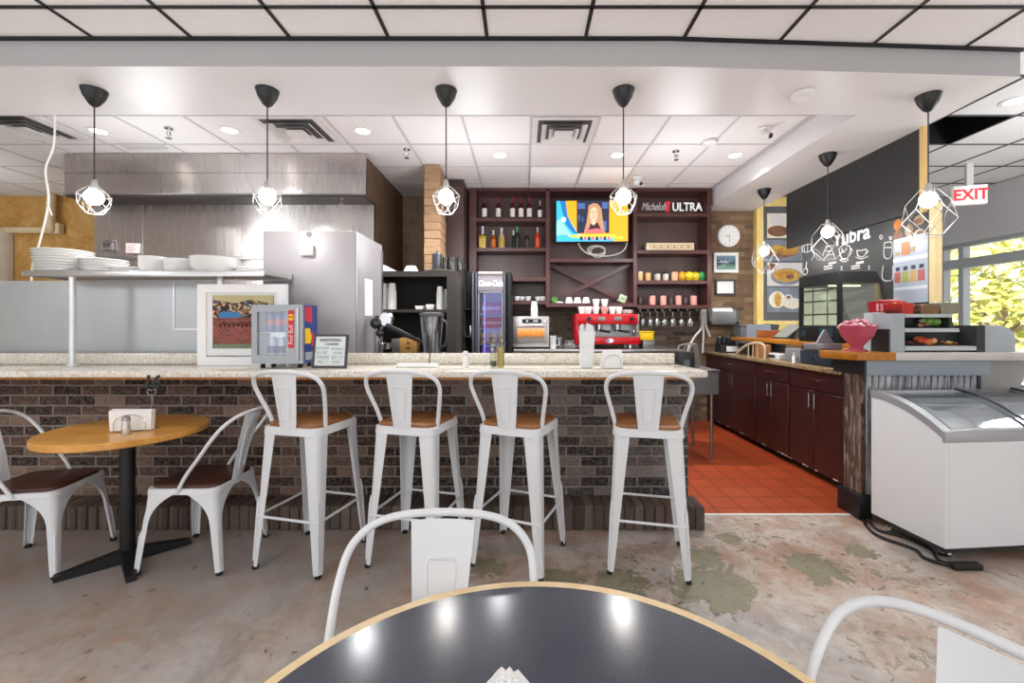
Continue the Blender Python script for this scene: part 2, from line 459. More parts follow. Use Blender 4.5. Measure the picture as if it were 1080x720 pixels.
b = MB(); b.box(-.72, 2.47, YB, YB + .1, 0, 3.3); struct(b.build('wall_rear', BRK_GREY))
BRK_TAN = m_brick('tan_brown_brick', 'xz', ['#6b5340', '#8a6f55', '#7b604a', '#a5896b', '#5b4536'], '#9a8872', .2, .064, .01, .85, .4)
b = MB(); b.box(2.47, 4.05, YB, YB + .1, 0, 3.3); struct(b.build('wall_rear_right', BRK_TAN))
b = MB(); b.box(XL - .1, XL, YF, YB, 0, 3.3); struct(b.build('wall_left', M('#cfc9bf', .7)))

# black menu wall on the right, a smooth painted panel standing slightly proud above it
BLK = M('#2e2f31', .42, 0, .08, 3)
b = MB(); b.box(3.24, 3.29, 3.44, 5.06, 1.195, 2.27); struct(b.build('wall_menu', M('#343638', .45, 0, .1, 3)))
b = MB()
b.box(3.222, 3.26, 3.53, 5.34, 2.275, ZB)
struct(b.build('wall_menu_upper', BLK))
b = MB(); b.box(3.205, 3.235, 3.49, 3.53, 2.25, ZB); struct(b.build('trim_4', M('#d9b878', .5)))
b = MB(); b.box(3.2, 3.255, 3.39, 3.44, 1.19, 2.3); struct(b.build('trim_5', M('#e6cf98', .5)))

# right wall with the shop window
GREYW = M('#c2c2c3', .6, 0, .02, 2)
W0, W1, WS, WH = 2.0, 6.36, .55, 2.47
b = MB()
b.box(XR, XR + .16, YF, W0, 0, 3.3); b.box(XR, XR + .16, W0, 6.5, 0, WS); b.box(XR, XR + .16, W0, 6.5, WH, 3.3); b.box(XR, XR + .16, W1, 6.5, WS, WH)
b.box(4.05, XR, 6.4, 6.5, 0, 3.3); b.box(3.95, 4.05, YB + .1, 6.5, 0, 3.3)
struct(b.build('wall_right', GREYW))
win = MB()
FR = M('#a3a8ab', .45, 0, .03)
for y in (W0, 3.9, 6.03, W1 - .05): win.box(XR + .03, XR + .13, y, y + .07, WS, WH)
for z0, z1 in ((WS, WS + .06), (2.13, 2.26), (WH - .05, WH)): win.box(XR + .028, XR + .132, W0, W1, z0, z1)
wf = struct(win.build('window_1', FR))
g = MB(); g.poly([(XR + .08, W0, WS), (XR + .08, W1, WS), (XR + .08, W1, WH), (XR + .08, W0, WH)]); struct(g.build('window_pane', m_glass('window_glass', '#ffffff', .03), wf))

# ------------------------------------------------------------------ bar: brick front, plinth, granite top
BAR_BRICK = m_brick('bar_brick', 'xz', ['#32231d', '#70574a', '#48352d', '#93796a', '#3a2822', '#664d42', '#806a5c', '#523f37', '#33241f', '#715a4c'], '#aaa199', .2, .071, .013, .8, .34, blot='#bdb1a5', grey=True)
bar = thing('bar_counter', 'long brick faced bar with a cream granite top running across the room', 'bar', (-3.5, 3.06, 0))
def loc_build(mb, name, mat, par):
    mb.xform(Matrix.Translation(-Vector(par.location))); return mb.build(name, mat, par)
b = MB(); b.box(-8.2, 1.155, 3.06, 3.2, 0, 1.014)
o = b.build('brick_front', BAR_BRICK); o.parent = bar; o.location = -Vector(bar.location)
def at_world(o, par): o.parent = par; o.location = -Vector(par.location); return o
PLINTH = m_brick('plinth_soldier_brick', 'xz', ['#4a3a33', '#75655a', '#5d514a', '#857669', '#40332d'], '#7d746c', .066, .4, .012, .8, .35, 0)
b = MB()
for k in range(140):
    x1 = 1.19 - .0665 * k; d = random.uniform(-.006, .006)
    b.box(x1 - .060, x1, 2.86 + d, 3.055, 0, .158 + random.uniform(-.004, .004), .006, 1)
b.box(-8.1, 1.175, 2.872, 3.055, 0, .15)
at_world(b.build('plinth', PLINTH), bar)
b = MB()
b.prism([(-8.2, 2.62), (1.09, 2.62), (1.115, 2.64), (1.08, 3.1), (-8.2, 3.1)], 'z', 1.03, 1.07, .006)
at_world(b.build('countertop', GRANITE), bar)
b = MB(); b.box(-8.2, 1.07, 3.085, 3.12, 1.07, 1.146, .004); at_world(b.build('backsplash', GRANITE), bar)
b = MB(); b.box(-8.2, 1.05, 2.655, 3.05, 1.014, 1.0295); at_world(b.build('plywood_edge', m_wood('orange_plywood', '#9c5f22', '#c98a3e', 'xyz', (2, 20, 20), .5)), bar)

# ------------------------------------------------------------------ seats
STOOLWOOD = m_wood('stool_seat_wood', '#704625', '#9c683a', 'xyz', (16, 2, 2), .4)
CHAIRWOOD = m_wood('chair_seat_wood', '#351b15', '#542d21', 'xyz', (16, 2, 2), .35)
def rsq(hw, hd, r, n=5):
    out = []
    for cx, cy, a0 in ((hw - r, hd - r, 0), (-hw + r, hd - r, 90), (-hw + r, -hd + r, 180), (hw - r, -hd + r, 270)):
        for k in range(n + 1):
            a = R(a0 + 90 * k / n); out.append((cx + r * math.cos(a), cy + r * math.sin(a)))
    return out
def leg_mesh(sx, sy, top, bot, z0, wfun, rad=.03, nseg=16, flare=.012):
    """folded sheet leg: two flanges meeting at a rounded outer corner"""
    b = MB()
    prof_n = 5
    def row(t):
        z = z0 * (1 - t) + .018 * t
        e = t + flare * 8 * max(0, t - .85) ** 1.5
        cx = top[0] + (bot[0] - top[0]) * e; cy = top[1] + (bot[1] - top[1]) * e
        w = wfun(t); r = min(rad, w * .6)
        pts = [(cx - w, cy)]
        for k in range(prof_n + 1):
            a = R(90 - 90 * k / prof_n)
            pts.append((cx - r + r * math.cos(a), cy - r + r * math.sin(a)))
        pts.append((cx, cy - w))
        return [(sx * x, sy * y, z) for x, y in pts]
    rows = [row(i / nseg) for i in range(nseg + 1)]
    V = [[b.bm.verts.new(p) for p in r] for r in rows]
    for i in range(nseg):
        for j in range(len(V[0]) - 1): b._f([V[i][j], V[i][j + 1], V[i + 1][j + 1], V[i + 1][j]])
    # thickness: an inner skin
    fs = list(b.bm.faces)
    bmesh.ops.recalc_face_normals(b.bm, faces=fs)
    bmesh.ops.solidify(b.bm, geom=fs, thickness=.004)
    pr = []
    for i in range(9):
        t = .5 + .46 * i / 8; z = z0 * (1 - t) + .018 * t; e = t + flare * 8 * max(0, t - .85) ** 1.5
        pr.append((sx * (top[0] + (bot[0] - top[0]) * e - .006), sy * (top[1] + (bot[1] - top[1]) * e - .006), z))
    b.tube(pr, [.003] + [.0085] * 7 + [.007], 6)
    return b, (sx * (bot[0] - .012), sy * (bot[1] - .012))
def seat_parts(t, zs, hw, hd, wood, apron):
    b = MB(); b.prism(rsq(hw - .012, hd - .012, .06), 'z', zs - .004, zs + .018, .005); b.build('seat', wood, t)
    b = MB()
    P = rsq(hw, hd, .05)
    A = [(x, y, zs - .003) for x, y in P]; Bq = [(x * 1.02, y * 1.02, zs - apron) for x, y in P]; T = [(x * .96, y * .96, zs) for x, y in P]
    va, vb, vt = ([b.bm.verts.new(p) for p in q] for q in (A, Bq, T))
    n = len(P)
    for i in range(n):
        k = (i + 1) % n
        b._f([va[i], va[k], vt[k], vt[i]]); b._f([vb[i], vb[k], va[k], va[i]])
    b._f(vt); b.build('seat_pan', PAINT_METAL, t)
def splat(b, prof, zs):
    """prof: list of (y,z,halfwidth); bowed sheet with a pressed rectangle"""
    n = len(prof) - 1
    def fn(u, v):
        i = min(int(v * n), n - 1); f = v * n - i
        y = prof[i][0] * (1 - f) + prof[i + 1][0] * f; z = prof[i][1] * (1 - f) + prof[i + 1][1] * f; w = prof[i][2] * (1 - f) + prof[i + 1][2] * f
        x = (u * 2 - 1) * w
        return (x, y - .010 * (1 - (2 * u - 1) ** 2), z)
    b.grid(fn, 24, 24)
    bmesh.ops.solidify(b.bm, geom=list(b.bm.faces), thickness=.003)
    loop = []
    for u, v in ((.3, .2), (.7, .2), (.73, .5), (.76, .8), (.24, .8), (.27, .5)):
        p = fn(u, v); loop.append((p[0], p[1] - .0015, p[2]))
    pts = []
    for i in range(6):
        a, c = Vector(loop[i]), Vector(loop[(i + 1) % 6])
        pts += [a.lerp(c, .08), a.lerp(c, .5), a.lerp(c, .92)]
    b.tube(pts, .0042, 6, True)

def make_stool(name, label, group):
    t = thing(name, label, 'bar stool', (0, 0, 0), 0, group)
    zs = .785
    seat_parts(t, zs, .185, .185, STOOLWOOD, .042)
    wf = lambda u: .085 * (1 - u) + .034 * u
    for sx in (1, -1):
        for sy in (1, -1):
            b, ft = leg_mesh(sx, sy, (.178, .178), (.215, .215), zs - .012, wf)
            l = b.build('leg', PAINT_METAL, t)
            b = MB(); b.box(ft[0] - .013, ft[0] + .013, ft[1] - .013, ft[1] + .013, 0, .02, .004); b.build('rubber_foot', RUBBER, l)
    zb = .29; q = .198
    for a, c in (((-q, q), (q, q)), ((q, q), (q, -q)), ((q, -q), (-q, -q)), ((-q, -q), (-q, q))):
        b = MB(); d = Vector((c[0] - a[0], c[1] - a[1], 0)).normalized(); nn = Vector((-d.y, d.x, 0)) * .004
        p, s2 = Vector((*a, zb)), Vector((*c, zb))
        b.tube([p, s2], .0075, 8); b.build('footrest_bar', PAINT_METAL, t)
    b = MB()
    b.tube([(-.165, -.165, zs - .05), (.165, .165, zs - .06)], .006, 6); b.tube([(-.165, .165, zs - .05), (.165, -.165, zs - .064)], .006, 6)
    b.build('cross_brace', M('#3a3836', .5), t)
    hp = [(-.172, -.105, zs - .012), (-.19, -.13, .86), (-.213, -.165, .95), (-.222, -.19, 1.015), (-.195, -.212, 1.065), (-.11, -.228, 1.09), (0, -.232, 1.096)]
    hp = hp + [(-x, y, z) for x, y, z in hp[-2::-1]]
    b = MB(); b.tube(bez(hp, 6), .0115, 10); b.build('back_hoop', PAINT_METAL, t)
    b = MB(); splat(b, [(-.188, zs - .005, .052), (-.2, .9, .064), (-.222, 1.085, .08)], zs); b.build('backrest', PAINT_METAL, t)
    return t
def make_chair(name, label, group):
    t = thing(name, label, 'chair', (0, 0, 0), 0, group)
    zs = .455
    seat_parts(t, zs, .19, .195, CHAIRWOOD, .03)
    def wf(u):
        return .029 + .018 * (1 - u) + .127 * max(0, 1 - u / .45) ** 2.8
    for sx in (1, -1):
        for sy in (1, -1):
            b, ft = leg_mesh(sx, sy, (.186, .19), (.222, .222 if sy > 0 else .245), zs - .02, wf, .035, 22)
            l = b.build('leg', PAINT_METAL, t)
            b = MB(); b.box(ft[0] - .013, ft[0] + .013, ft[1] - .013, ft[1] + .013, 0, .02, .004); b.build('rubber_foot', RUBBER, l)
    hp = [(-.194, .01, zs - .02), (-.203, -.045, .53), (-.218, -.125, .63), (-.226, -.2, .73), (-.21, -.255, .80), (-.14, -.29, .842), (0, -.302, .853)]
    hp = hp + [(-x, y, z) for x, y, z in hp[-2::-1]]
    b = MB(); b.tube(bez(hp, 7), .0098, 12); b.build('back_hoop', PAINT_METAL, t)
    b = MB(); splat(b, [(-.19, zs - .005, .05), (-.225, .62, .062), (-.288, .838, .08)], zs); b.build('backrest', PAINT_METAL, t)
    return t
SG = 'white metal bar stools along the bar'
st = make_stool('bar_stool', 'white metal bar stool beside the round wood table, leftmost at the bar', SG)
st.location = (-1.237, 2.56, 0); st.rotation_euler.z = R(-14)
for (x, y, a, lab) in ((-.62, 2.575, -14, 'white metal bar stool below the white tray, second from the left'),
                       (-.02, 2.555, -22, 'white metal bar stool below the oil bottles, third from the left'),
                       (.71, 2.515, -13, 'white metal bar stool at the bar end by the red tile floor')):
    dup(st, (x, y, 0), R(a), lab)
CG = 'white metal dining chairs'
ch = make_chair('dining_chair', 'white metal chair with dark seat left of the round wood table', CG)
ch.location = (-2.73, 2.48, 0); ch.rotation_euler.z = R(-79)
dup(ch, (-1.87, 2.56, 0), R(90), 'white metal chair with dark seat between round wood table and stools')
dup(ch, (-.205, .82, 0), R(180), 'white metal chair tucked behind the black table in the foreground', scale=1.015)
dup(ch, (.49, .56, 0), R(115), 'white metal chair at the lower right, right of the black foreground table', scale=.99)

# ------------------------------------------------------------------ tables
t = thing('round_table', 'round orange wood pedestal table beside the brick bar front', 'table', (-2.26, 2.49, 0))
b = MB(); b.lathe([(0, .722), (.37, .722), (.38, .728), (.38, .756), (.376, .76), (0, .76)], seg=64)
b.build('table_top', m_wood('honey_table_wood', '#c58534', '#e2aa5a', 'xyz', (2, 9, 2), .28), t)
b = MB(); b.lathe([(0, .03), (.034, .03), (.036, .70), (.1, .705), (.1, .7219), (0, .7219)], seg=20); b.build('pedestal', BLACK, t)
for k in range(4):
    b = MB(); a = R(45 + 90 * k); d = Vector((math.cos(a), math.sin(a), 0)); nn = Vector((-d.y, d.x, 0))
    A = [d * 0 + nn * .032, d * .29 + nn * .022, d * .29 - nn * .022, d * 0 - nn * .032]
    lo = [b.bm.verts.new((p.x, p.y, .002)) for p in A]; hi = [b.bm.verts.new((p.x, p.y, z)) for p, z in zip(A, (.075, .03, .03, .075))]
    b._f(lo[::-1]); b._f(hi)
    for i in range(4): b._f([lo[i], lo[(i + 1) % 4], hi[(i + 1) % 4], hi[i]])
    b.build('base_foot', BLACK, t)
t = thing('round_table', 'large round black topped table with pale wood edge in the foreground', 'table', (.028, .493, 0))
n = NT('black_laminate'); n.set(.3)
f = n.noise(n.coords('xyz'), 420, 2); n.base(n.ramp(f, [(.3, '#3b3f4b'), (.7, '#474b58')])); n.link(n.ramp(f, [(.3, .13), (.7, .19)]), n.b.inputs['Roughness'])
b = MB(); b.lathe([(0, .725), (.489, .725), (.489, .7602), (0, .7602)], seg=128); b.build('table_top', n.m, t)
b = MB(); b.lathe([(.489, .724), (.508, .724), (.512, .728), (.512, .757), (.509, .76), (.489, .76)], seg=128)
b.build('wood_edge', m_wood('pale_edge_wood', '#dcbd8a', '#efd8ac', 'xyz', (10, 10, 30), .35), t)
b = MB(); b.lathe([(0, 0), (.2, 0), (.2, .012), (.04, .03), (.04, .70), (.12, .705), (.12, .7249), (0, .7249)], seg=24); b.build('pedestal', BLACK, t)

# napkins on the black table
nk = thing('napkin_bundle', 'fanned bundle of white paper napkins on the black foreground table', 'napkins', (-.022, .6, .7602))
b = MB()
for k in range(9):
    w = .024 + .0008 * k; y = -.02 + .005 * k; zt = .094 + .018 * math.sin(PI * (k + 1) / 10)
    b.prism([(-w, 0), (w, 0), (w * 1.25, zt * .7), (w * .5, zt * .96), (w * .28, zt * .93), (w * .1, zt), (-w * .1, zt * .95), (-w * .3, zt * 1.0), (-w * .5, zt * .95), (-w * 1.25, zt * .7)], 'y', y, y + .004)
b.build('napkins', PAPER, nk)
b = MB(); b.box(-.04, .04, -.028, -.024, 0, .05); b.box(-.04, .04, .028, .032, 0, .05); b.box(-.04, .04, -.028, .032, -.0, .004); b.build('holder', M('#777a7d', .3, .8), nk)

# things on the round wood table
zt = .76
nk = thing('napkin_holder', 'white napkins in a wire holder on the round wood table', 'napkin holder', (-2.17, 2.42, zt), R(14))
b = MB()
for k in range(8): b.prism([(-.095, .006), (.095, .006), (.1, .12 - .001 * k), (-.1, .115 + .001 * k)], 'y', -.018 + .005 * k, -.0145 + .005 * k)
b.build('napkins', PAPER, nk)
b = MB()
for y in (-.024, .03): b.tube(bez([(-.075, y, .002), (-.07, y, .06), (-.03, y, .09), (.03, y, .09), (.07, y, .06), (.075, y, .002)], 6), .0022, 6)
for x in (-.07, .07): b.tube([(x, -.024, .003), (x, .03, .003)], .0022, 6)
b.build('wire_frame', CHROME, nk)
sh = thing('salt_shaker', 'small glass salt shaker in front of the napkins on the wood table', 'salt shaker', (-2.135, 2.345, zt))
b = MB(); b.lathe([(0, 0), (.022, 0), (.023, .01), (.018, .06), (.018, .075), (0, .075)], seg=14); b.build('body', m_glass('shaker_glass', '#f2f2ee', .35), sh)
b = MB(); b.lathe([(0, .002), (.018, .002), (.015, .055), (0, .055)], seg=12); b.build('salt', PAPER, sh)
b = MB(); b.lathe([(.019, .074), (.019, .088), (.012, .097), (0, .098)], seg=14); b.build('cap', STEEL_D, sh)
nb = thing('table_number_stand', 'black table number 16 on a thin wire stand on the wood table', 'table number', (-2.105, 2.47, zt))
b = MB(); b.tube([(0, 0, .002), (0, 0, .2)], .0022, 6); b.lathe([(0, 0), (.03, 0), (.03, .003), (0, .004)], seg=16)
b.tube(bez([(0, 0, .185), (-.022, 0, .2), (-.02, 0, .222), (0, 0, .215), (.02, 0, .222), (.022, 0, .2)], 6, True), .0025, 6, True); b.build('wire_stand', STEEL_D, nb)
b = MB(); b.text('16', .10, FRONT(-.002, 0, .262), ext=.003, bold=.003, shear=.15); b.build('number', M('#1c2226', .5), nb)
# ------------------------------------------------------------------ kitchen, left
hd = thing('range_hood', 'stainless steel kitchen hood with back panel hanging at upper left', 'range hood', (-3.26, 4.75, 0))
def part(mb, name, mat, par): return at_world(mb.build(name, mat), par)
b = MB(); b.box(-4.84, -1.69, 4.6, 4.95, 2.72, ZB - .008)
part(b, 'canopy', HOODST, hd)
b = MB()
b.box(-4.85, -1.68, 4.594, 4.6, 2.945, 2.95); b.box(-4.85, -1.68, 4.592, 4.6, 2.715, 2.73); b.box(-3.83, -3.825, 4.596, 4.6, 2.73, 2.945)
part(b, 'seam', STEEL_D, hd)
b = MB(); b.box(-4.84, -1.69, 4.61, 4.95, 2.70, 2.7199); part(b, 'underside', M('#3c3836', .5), hd)
b = MB(); b.box(-4.85, -1.69, 4.93, 4.97, 1.2, 2.7); part(b, 'back_panel', HOODST, hd)
b = MB(); b.box(-4.31, -4.305, 4.925, 4.93, 2.12, 2.69); b.box(-4.85, -1.69, 4.90, 4.93, 2.08, 2.115); part(b, 'trim_and_shadow_line', STEEL_D, hd)  # upright trim; the level strip stands in for a thin shadow line
nb_ = NT('bronze_steel'); nb_.set(.5, .25); nb_.base(nb_.ramp(nb_.noise(nb_.coords('xyz'), 2, 5, .7, 1), [(.3, '#5b4636'), (.7, '#7d6350')]))
b = MB(); b.box(-1.72, -1.688, 4.97, 6.1, .0, ZB - .01); b.box(-1.72, -1.688, 4.62, 4.97, 2.722, ZB - .01); part(b, 'side_panel', nb_.m, hd)
b = MB(); b.box(-1.70, -1.66, 4.596, 4.62, 2.72, ZB - .009); part(b, 'corner_trim', HOODST, hd)
t = thing('wall_switch', 'small steel switch box on the hood back panel above the plates', 'switch', (X(115, 4.92), 4.9, Z(259, 4.92)))
b = MB(); b.box(-.06, .06, -.01, .03, -.06, .06, .005); b.build('plate', STEEL_D, t)
for x in (-.025, .025):
    b = MB(); b.box(x - .01, x + .01, -.018, -.009, -.02, .02); b.build('button', M('#4a3c34'), t)
t = MB(); t.box(-.075, .075, -.004, .024, -.055, .055, .003)
t.use(1)
for k in range(4): t.box(-.055, .045 - .02 * (k % 2), -.006, -.004, .03 - .02 * k, .036 - .02 * k)
tag(t.build('hood_notice', [M('#ecd9d4', .6), M('#b07a74', .6)], loc=(X(141, 4.92), 4.905, Z(262, 4.92))), 'small pinkish notice plate on the hood back panel', 'notice')

# service panel behind the bar and the shelf of crockery
pn = thing('steel_partition', 'tall grey stainless partition standing behind the bar at left', 'panel', (-3.4, 3.2, 0))
PANST = NT('satin_panel'); PANST.set(.42, .75); PANST.base(PANST.mix(PANST.noise(PANST.coords('xyz', (1.5, 1, .8)), 2, 3), '#a5a9ac', '#c4c7c9'))
b = MB(); b.box(-5.8, -2.28, 3.205, 3.22, .0, 1.67); part(b, 'sheet', PANST.m, pn)
b = MB()
for q in ((-2.57, -2.56, 1.32, 1.66), (-2.57, -2.28, 1.31, 1.32)): b.box(q[0], q[1], 3.199, 3.205, q[2], q[3])
part(b, 'hatch_seam', M('#e3e3ea', .3, .5), pn)
b = MB(); b.box(-2.28, -1.99, 3.205, 3.22, 0, 1.6)
part(b, 'end_sheet', M('#5a5c5e', .5, .5), pn)
sf = thing('crockery_shelf', 'long stainless shelf on posts above the bar holding plates and bowls', 'shelf', (-2.56, 3.08, 1.07))
b = MB(); b.box(-3.36, -1.74, 2.93, 3.28, 1.685, 1.69); b.box(-3.36, -1.74, 2.925, 2.935, 1.672, 1.712, .003); b.box(-3.365, -3.355, 2.925, 3.28, 1.675, 1.705); b.box(-3.36, -1.74, 3.275, 3.285, 1.68, 1.73)
part(b, 'shelf_board', STEEL, sf)
for x, y in ((-3.06, 2.96), (-2.12, 3.05)):
    b = MB(); b.lathe([(0, 0), (.03, 0), (.03, .012), (.019, .02), (.019, .614), (0, .614)], (x, y, 1.0705), 14); part(b, 'post', M('#eceef0', .25, .3), sf)
CER = M('#f6f6f4', .18, 0, .015)
def plate_stack(name, label, x, y, r, n, step, rot=0, prof='plate', grp='crockery on the steel shelf', z0=1.691):
    t = thing(name, label, 'plates' if False else ('plate' if prof == 'plate' else 'bowl'), (x, y, z0), rot, grp)
    return t
def crock(kind, r, z):
    b = MB()
    if kind == 'plate': b.lathe([(0, 0), (r * .6, 0), (r * .97, .018), (r, .022), (r * .97, .024), (r * .6, .006), (0, .006)], (0, 0, 0), 28)
    else: b.lathe([(0, 0), (r * .55, 0), (r * .6, .006), (r * .92, .045), (r, .062), (r * .97, .062), (r * .86, .04), (r * .5, .012), (0, .012)], (0, 0, 0), 28)
    return b
def stack(kind, x, y, r, n, step, lab, grp, lean=0, z0=1.6905):
    first = None
    for k in range(n):
        L = lab % ('topmost' if k == n - 1 else 'lowest' if k == 0 else ['second', 'third', 'fourth', 'fifth', 'sixth', 'seventh', 'eighth', 'ninth'][k - 1] + ' from the bottom')
        if first is None:
            o = crock(kind, r, 0).build('dinner_plate' if kind == 'plate' else 'bowl', CER, loc=(x, y, z0)); first = o
        else:
            o = first.copy(); C.objects.link(o); o.location = (x + lean * k, y, z0 + step * k)
        tag(o, L, 'plate' if kind == 'plate' else 'bowl', grp)
stack('plate', X(70, 3.1), 3.1, .165, 9, .0195, 'large white plate in the tall left stack on the steel shelf, %s', 'tall plate stack', lean=-.002)
stack('plate', X(101, 3.1) + .08, 3.1, .135, 6, .0185, 'white plate in the middle stack on the shelf, %s', 'middle plate stack', lean=-.004)
stack('plate', X(136, 3.1) + .02, 3.1, .12, 3, .017, 'white plate in the low stack between plates and bowls, %s', 'low plate stack')
stack('bowl', X(165, 3.1), 3.07, .083, 5, .018, 'white bowl in the left bowl stack on the shelf, %s', 'left bowl stack')
stack('bowl', X(193, 3.1), 3.07, .093, 4, .018, 'white bowl in the middle bowl stack on the shelf, %s', 'middle bowl stack')
stack('bowl', X(230, 3.1), 3.07, .148, 5, .016, 'wide white bowl in the large right stack on the shelf, %s', 'right bowl stack')
stack('plate', X(264, 3.1) + .012, 3.07, .085, 3, .016, 'small white plate at the right end of the steel shelf, %s', 'right end plate stack')
# ice machine with its grey back to the room
im = thing('steel_cabinet', 'tall stainless steel box cabinet behind the bar left of centre', 'cabinet', (-1.62, 3.6, 0))
SC = NT('grey_sheet'); SC.set(.5, .35); SC.base(SC.mix(SC.noise(SC.coords('xyz', (1, 1, .6)), 2.5, 3), '#a5a2a6', '#bdb9bd'))
b = MB(); b.box(-1.975, -1.268, 3.3, 3.92, .9, 2.06, .008); part(b, 'body', SC.m, im)
b = MB(); b.box(-1.265, -1.258, 3.3, 3.315, .95, 2.05); b.box(-1.268, -1.26, 3.88, 3.92, .92, 2.0); part(b, 'edge_trim', STEEL, im)
b = MB(); b.box(X(318, 3.3), X(332, 3.3), 3.27, 3.3, Z(270, 3.3), Z(259, 3.3), .008); part(b, 'cover_box', M('#d9d7d5', .4), im)
b = MB(); b.lathe([(0, -.004), (.018, -.004), (.02, 0), (0, 0)], (X(326, 3.3), 3.297, Z(247, 3.3)), 14, 'y'); part(b, 'knob', M('#55504c', .4, .6), im)
b = MB(); b.box(-1.2675, -1.265, 3.48, 3.66, 1.42, 1.72); part(b, 'paper_sheet', PAPER, im)
for k in range(1): pass
b = MB(); b.box(-1.95, -1.29, 3.32, 3.9, .012, .9); part(b, 'cabinet_base', M('#6d6d6f', .5, .5), im)
# prep counter behind the bar
b = MB(); b.box(-1.25, .3, 3.3, 3.95, .86, .9, .004); b.use(1).box(-1.22, .27, 3.34, 3.92, .0062, .86)
tag(b.build('prep_counter', [STEEL_D, M('#4c4d4f', .5, .4)]), 'low steel prep counter hidden behind the granite bar', 'counter')
bl = thing('blender_jug', 'clear plastic blender jug standing behind the bar splashback', 'blender', (X(455.5, 3.6), 3.6, .9))
b = MB(); b.box(-.09, .09, -.1, .1, 0, .2, .02); b.build('motor_base', M('#2b2c2e', .4), bl)
PLJ = m_glass('smoky_plastic', '#dfe2e8', .34, .15)
b = MB(); b.lathe([(.055, .2), (.062, .21), (.088, .5), (.094, .53), (.09, .53), (.083, .5), (.058, .22), (0, .215)], seg=4 * 5); b.build('jar', PLJ, bl)
b = MB(); b.lathe([(.09, .515), (.1, .52), (.1, .54), (.05, .55), (0, .55)], seg=24); b.build('lid', M('#54575c', .5), bl)
b = MB()
for a in (20, 110, 200, 290): b.tube([(.06 * math.cos(R(a)), .06 * math.sin(R(a)), .22), (.09 * math.cos(R(a)), .09 * math.sin(R(a)), .51)], .006, 6)
b.build('rib', M('#8d939c', .3), bl)
b = MB(); b.tube(bez([(.07, -.02, .26), (.12, -.02, .3), (.125, -.02, .45), (.09, -.02, .48)], 5), .011, 8); b.build('handle', M('#3b3d42', .4), bl)
sl = thing('citrus_press', 'chrome lever juicer with black arm beside the steel cabinet', 'juicer', (-1.13, 3.55, .9))
b = MB(); b.box(-.09, .09, -.1, .1, 0, .03, .008); b.lathe([(0, .03), (.03, .03), (.026, .5), (.035, .52), (0, .53)], (-.06, 0, 0), 14); b.build('stand', CHROME, sl)
b = MB(); b.lathe([(0, -.03), (.05, -.03), (.062, 0), (.05, .03), (.02, .045), (0, .045)], (.02, -.02, .49), 20, 'y'); b.build('press_head', CHROME, sl)
b = MB(); b.tube([(.03, -.06, .44), (.12, -.06, .40), (.32, -.06, .31)], [.022, .024, .014], 10); b.build('lever_arm', BLACK, sl)
b = MB(); b.ball((-.055, -.04, .46), .05, 2, (1, .7, 1)); b.ball((-.02, -.05, .38), .035, 2); b.build('gear_housing', M('#4a4a4e', .2, .8), sl)
b = MB(); b.lathe([(.0, .25), (.03, .25), (.055, .3), (.05, .3), (.027, .26)], (.02, -.02, 0), 16); b.build('cup_holder', CHROME, sl)
# black shelf unit with paper cups
su = thing('shelf_unit', 'dark open shelf unit with paper cups behind the bar', 'shelf unit', (-1.07, 4.65, 0))
DK = M('#3c352f', .5, 0, .08); DKI = M('#1a1716', .7)
b = MB(); b.box(-1.58, -.69, 4.5, 4.9, 1.845, 1.9); part(b, 'top_board', DK, su)
for q in ((-.79, -.69), (-1.58, -1.54)):
    b = MB(); b.box(q[0], q[1], 4.5, 4.9, .007, 1.845); part(b, 'side_panel', DK, su)
b = MB(); b.box(-1.54, -.79, 4.87, 4.9, .01, 1.845); part(b, 'back_board', DKI, su)
for z in (1.505, 1.05, .5):
    b = MB(); b.box(-1.54, -.79, 4.515, 4.87, z - .03, z); part(b, 'shelf_board', DK, su)
def paper_cup_stack(x, y, z, n, r, h, lab):
    b = MB()
    for k in range(n):
        z0 = k * .016
        b.lathe([(r * .78, z0), (r * .97, z0 + h), (r * 1.04, z0 + h), (r * 1.04, z0 + h + .006), (r * .95, z0 + h + .006)] if k else [(0, 0), (r * .78, 0), (r * .97, h), (r * 1.04, h), (r * 1.04, h + .006), (r * .95, h + .006)], seg=18)
    b.lathe([(0, (n - 1) * .016 + h - .02), (r * .93, (n - 1) * .016 + h - .02)], seg=18)
    return tag(b.build('paper_cup_stack', PAPER, loc=(x, y, z)), lab, 'paper cups', 'stacks of paper cups')
def inv_cup_stack(x, y, z, n, r, h, lab):
    b = MB(); pr = []
    for k in range(n):
        z0 = (n - 1 - k) * .015; 
    prof = []
    for k in range(n): prof += [(r, k * .02), (r, k * .02 + .006), (r * .97, k * .02 + .0062)]
    zt = (n - 1) * .02
    prof += [(r * .74, zt + h), (0, zt + h)]
    b.lathe(prof, seg=18)
    return tag(b.build('paper_cup_stack', PAPER, loc=(x, y, z)), lab, 'paper cups', 'stacks of paper cups')
inv_cup_stack(X(405, 4.65), 4.65, 1.5055, 10, .045, .10, 'white paper cup stack at far left of the dark shelf unit')
inv_cup_stack(X(413.5, 4.62), 4.62, 1.5055, 10, .046, .10, 'tall white paper cup stack at left on the dark shelf unit')
inv_cup_stack(X(464, 4.62), 4.62, 1.5055, 9, .038, .085, 'white paper cup stack at right on the dark shelf unit')
inv_cup_stack(X(470.5, 4.72), 4.72, 1.5055, 8, .034, .085, 'slim paper cup stack against the right side of the dark shelf unit')
